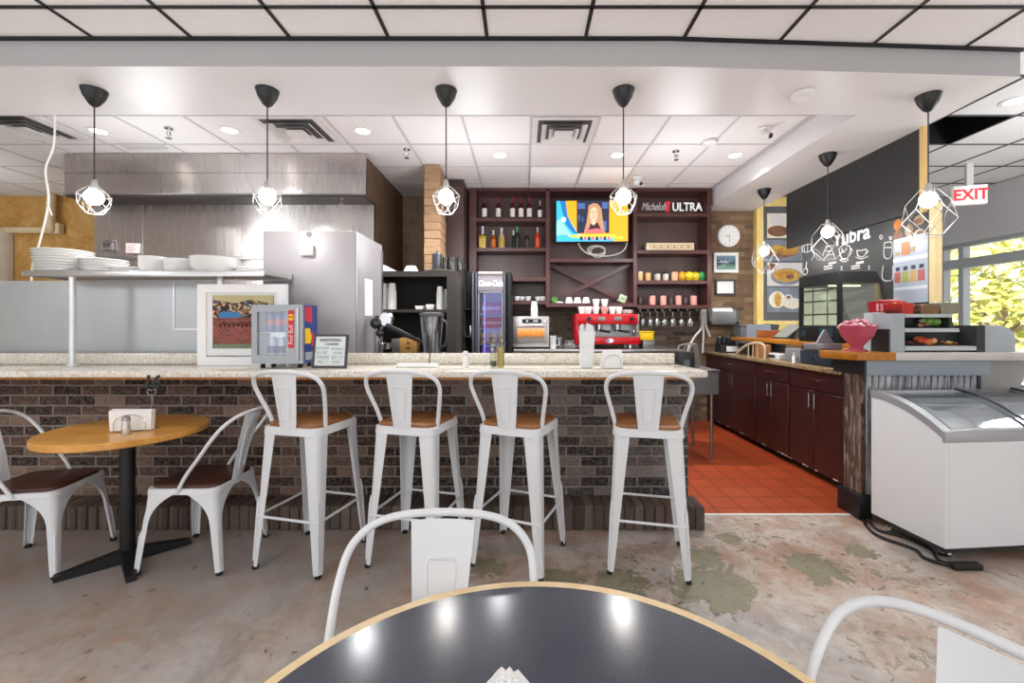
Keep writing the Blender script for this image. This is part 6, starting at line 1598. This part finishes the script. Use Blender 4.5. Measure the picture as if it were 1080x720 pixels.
for k, (px, Yl) in enumerate(dl):
    t = thing('downlight', 'bright round recessed downlight ' + dlab[k], 'ceiling light', (X(px, Yl), Yl, ZB), 0, 'recessed downlights')
    b = MB(); b.lathe([(.062, -.004), (.066, -.009), (.09, -.007), (.092, -.0065), (.092, -.001), (.062, -.001)], seg=28); b.build('trim_ring', M('#f0f0f0', .4), t)
    b = MB(); b.lathe([(0, -.003), (.062, -.003)], seg=24); b.build('lens', LENS, t)
    li = bpy.data.lights.new('downlight_beam', 'SPOT'); li.energy = 110; li.spot_size = R(125); li.spot_blend = .6; li.shadow_soft_size = .07; li.color = (.97, .985, 1)
    lo = bpy.data.objects.new('downlight_beam', li); C.objects.link(lo); lo.location = (X(px, Yl), Yl, ZB - .03)
def vent(x, y, lab, s=.29, flat=False):
    t = thing('ceiling_vent', lab, 'vent', (x, y, ZB - .0065), 0, 'ceiling air vents')
    VW = M('#dedede', .5)
    def fr_(a, c, z0, z1, m_, nm):
        b = MB()
        for q in ((-a, a, -a, -c), (-a, a, c, a), (-a, -c, -c, c), (c, a, -c, c)): b.box(q[0], q[1], q[2], q[3], z0, z1)
        b.build(nm, m_, t)
    fr_(s, s - .05, -.006, 0, VW, 'frame')
    b = MB(); b.box(-s + .05, s - .05, -s + .05, s - .05, -.002, 0); b.build('dark_throat', M('#5c5c5d', .7), t)
    if flat: return
    for k, a in enumerate((s - .085, s - .155)):
        P = [(-a, -a), (a, -a), (a, a), (-a, a)]; Q = [(p[0] * (a - .045) / a, p[1] * (a - .045) / a) for p in P]
        b = MB(); v0 = [b.bm.verts.new((*p, -.03 - .008 * k)) for p in P]; v1 = [b.bm.verts.new((*p, -.004)) for p in Q]
        for i in range(4): b._f([v0[i], v0[(i + 1) % 4], v1[(i + 1) % 4], v1[i]])
        b.build('louvre', VW, t)
    b = MB(); b.box(-.085, .085, -.085, .085, -.042, -.03); b.build('centre_plate', VW, t)
vent(.3725, 4.08, 'square four way ceiling vent in front of the back bar')
vent(X(316, 4.08), 4.06, 'square four way ceiling vent right of the second pendant')
vent(X(35, 4.05), 4.0, 'square four way ceiling vent at the far left')
for k, xx in enumerate((.3725, .9775)):
    b = MB(); b.box(xx - .285, xx + .285, 5.01, 5.57, ZB - .012, ZB - .0066, .002)
    tag(b.build('light_panel', M('#f4f4f2', .5, 0, .02, 4, .15)), 'flat white ceiling panel above the shelves, %s of two' % ('left', 'right')[k], 'panel')
b = MB(); b.box(-.2, .2, -.06, .06, -.008, 0)
for k in range(6): b.box(-.19 + .065 * k, -.15 + .065 * k, -.05, .05, -.012, -.008)
tag(b.build('slot_vent', M('#cfcfcf', .5), loc=(X(150, 4.4), 4.42, ZB - .0065)), 'narrow slotted ceiling vent left of the hood', 'vent')
def detector(px, py, z, lab, r=.075):
    Yd = F * (z - H) / (CY - py); b = MB(); b.lathe([(0, -.035), (r * .6, -.035), (r * .95, -.022), (r, -.0005), (0, -.0005)], seg=24)
    tag(b.build('smoke_detector', M('#e6e6e6', .4), loc=(X(px, Yd), Yd, z)), lab, 'smoke detector')
detector(847, 99, DROP, 'round white disc on the underside of the dropped beam')
detector(749, 149, ZB - .006, 'round white smoke detector on the kitchen ceiling tiles')
def sprinkler(px, py, lab):
    Ys = F * (ZB - .08 - H) / (CY - py); t = thing('sprinkler_head', lab, 'sprinkler', (X(px, Ys), Ys, ZB - .0065), 0, 'sprinkler heads')
    b = MB(); b.lathe([(0, -.006), (.035, -.004), (.036, 0), (0, 0)], seg=18); b.build('escutcheon', CHROME, t)
    b = MB(); b.lathe([(.012, -.004), (.012, -.035), (.02, -.04), (.008, -.06), (0, -.06)], seg=12)
    for s_ in (-1, 1): b.tube([(s_ * .015, 0, -.03), (s_ * .02, 0, -.06), (0, 0, -.085)], .004, 5)
    b.lathe([(0, -.085), (.025, -.085), (.025, -.09), (0, -.09)], seg=14); b.build('head', CHROME, t)
sprinkler(178, 144, 'chrome sprinkler head above the hood at left'); sprinkler(429, 165, 'chrome sprinkler head above the stone column'); sprinkler(713, 167, 'chrome sprinkler head above the beer sign')
def camera_dome(px, py, lab, s=1):
    Yd = F * (ZB - .07 - H) / (CY - py); t = thing('security_camera', lab, 'security camera', (X(px, Yd), Yd, ZB - .0065))
    b = MB(); b.lathe([(0, -.02), (.03, -.02), (.055, -.012), (.058, 0), (0, 0)], seg=20); b.build('mount', M('#ececec', .4), t)
    b = MB(); b.ball((0, 0, -.055), .045, 2); b.tube([(0, 0, -.055), (.03, -.05, -.085)], .03, 12); b.build('body', M('#e2e2e2', .4), t)
    b = MB(); b.tube([(.03, -.05, -.085), (.034, -.057, -.089)], .022, 12); b.build('lens', BLACK, t)
camera_dome(806, 143, 'white security camera on the kitchen ceiling near the return beam'); camera_dome(672, 193, 'white security camera above the beer sign')

# ------------------------------------------------------------------ outside the shop window
b = MB(); b.box(XR + .17, 40, -10, 40, -.2, -.02); struct(b.build('ground', M('#cfcac2', .8, 0, .1, 1)))
LEAF = [M('#d3d060', .6, 0, .3, 2), M('#e9df94', .6, 0, .3, 2), M('#a9b24c', .6, 0, .3, 2)]
def tree(x, y, h, r, lab, seed, low=False):
    random.seed(seed); t = thing('tree', lab, 'tree', (x, y, -.02), 0, 'trees outside the window')
    b = MB(); b.tube([(0, 0, 0), (.1, .05, h * .4), (0, 0, h * .75)], [.16, .12, .06], 8)
    for k in range(5): a = 2 * PI * k / 5; b.tube([(.05, 0, h * .4), (r * .6 * math.cos(a), r * .6 * math.sin(a), h * .75)], [.06, .03], 6)
    b.build('trunk', M('#8f7d6a', .8), t)
    b = MB()
    for k in range(1500):
        v = Vector((random.gauss(0, 1), random.gauss(0, 1), random.gauss(0, 1))).normalized() * (random.random() ** .33)
        c = Vector((v.x * r, v.y * r, h * .7 + v.z * h * (.45 if not low else .6)))
        if c.z < .3: continue
        d1 = Vector((random.uniform(-1, 1), random.uniform(-1, 1), random.uniform(-1, 1))).normalized() * random.uniform(.1, .2); d2 = d1.orthogonal().normalized() * random.uniform(.05, .1)
        b.use(random.choice((0, 0, 1, 2))).poly([c - d1, c + d2, c + d1, c - d2])
    b.build('foliage', LEAF, t)
tree(10.3, 9.4, 2.7, 1.7, 'yellow green tree outside the window, left of two', 1, True)
tree(15.2, 13.0, 3.0, 2.6, 'yellow green bushy tree outside the window, right of two', 2, True)
for k, (x, y) in enumerate(((8.3, 7.75), (8.35, 7.2))):
    tt = thing('patio_chair', 'white patio chair outside the shop window, %s of two' % ('left', 'right')[k], 'chair', (x, y, -.02), R(-60), 'patio chairs')
    b = MB(); b.box(-.25, .25, -.25, .25, .42, .46, .01); b.build('seat', PAPER, tt)
    b = MB(); b.box(-.25, .25, -.27, -.24, .46, .92, .01); b.build('backrest', PAPER, tt)
    for sx in (-.22, .22):
        for sy in (-.22, .22):
            b = MB(); b.tube([(sx, sy, 0), (sx, sy, .42)], .02, 8); b.build('leg', PAPER, tt)
b = MB(); b.box(-.9, .9, -.35, .35, 0, .8, .03); b.box(-.95, .95, -.4, .4, .8, .86, .01)
tag(b.build('planter_wall', M('#eceae6', .7), loc=(9.4, 8.3, -.02), rz=R(30)), 'low white wall outside the shop window', 'wall')
# chair by the window: only its dark hoop shows past the counter
t = thing('window_chair', 'grey metal hoop back chair by the shop window behind the freezer', 'chair', (4.55, 3.9, 0), R(160))
b = MB(); b.prism(rsq(.19, .19, .06), 'z', .45, .475, .005); b.build('seat', CHAIRWOOD, t)
hp = [(-.19, 0, .47), (-.21, -.1, .66), (-.2, -.2, .9), (-.12, -.23, 1.0), (0, -.24, 1.02), (.12, -.23, 1.0), (.2, -.2, .9), (.21, -.1, .66), (.19, 0, .47)]
b = MB(); b.tube(bez(hp, 6), .011, 8); b.build('back_hoop', M('#8f9295', .35, .3), t)
for sx in (-.18, .18):
    for sy in (-.18, .18):
        b = MB(); b.tube([(sx * .92, sy * .92, .45), (sx * 1.15, sy * 1.15, .001)], [.02, .013], 8); b.build('leg', M('#8f9295', .35, .3), t)

# ------------------------------------------------------------------ light and camera
sc = bpy.context.scene
w = bpy.data.worlds.new('daylight'); sc.world = w; w.use_nodes = True
bg = w.node_tree.nodes['Background']; bg.inputs[0].default_value = (.93, .96, 1.0, 1); bg.inputs[1].default_value = 1.25
su_ = bpy.data.lights.new('sun', 'SUN'); su_.energy = 13; su_.angle = R(3); so = bpy.data.objects.new('sun', su_); C.objects.link(so); so.rotation_euler = (R(48), 0, R(-45))
def area(name, loc, rot, sx, sy, e, col=(1, 1, 1)):
    li = bpy.data.lights.new(name, 'AREA'); li.shape = 'RECTANGLE'; li.size = sx; li.size_y = sy; li.energy = e; li.color = col
    o = bpy.data.objects.new(name, li); C.objects.link(o); o.location = loc; o.rotation_euler = rot; return o
for k, (x, y, e) in enumerate(((-5.2, .0, 42), (-2.4, -1.0, 44), (.9, -1.4, 36), (-3.4, 4.0, 20), (-.5, 4.3, 22), (1.6, 4.4, 22), (4.9, 3.0, 62), (-6.6, 4.6, 22))):  # added unseen point lights to fill the room; no fixtures hang here
    li = bpy.data.lights.new('fill_light', 'POINT'); li.energy = e; li.shadow_soft_size = .25; li.color = (.95, .98, 1)
    o = bpy.data.objects.new('fill_light', li); C.objects.link(o); o.location = (x, y, 2.3)
cam = bpy.data.cameras.new('camera'); cam.sensor_width = 36; cam.sensor_fit = 'HORIZONTAL'; cam.lens = F / 1080 * 36
cam.shift_x = -12 / 1080; cam.shift_y = -18 / 1080; cam.clip_start = .05; cam.clip_end = 200
co_ = bpy.data.objects.new('camera', cam); C.objects.link(co_); co_.location = (0, 0, H); co_.rotation_euler = (PI / 2, 0, 0)
sc.camera = co_
sc.view_settings.view_transform = 'Standard'; sc.view_settings.look = 'None'; sc.view_settings.exposure = .12; sc.view_settings.gamma = 1
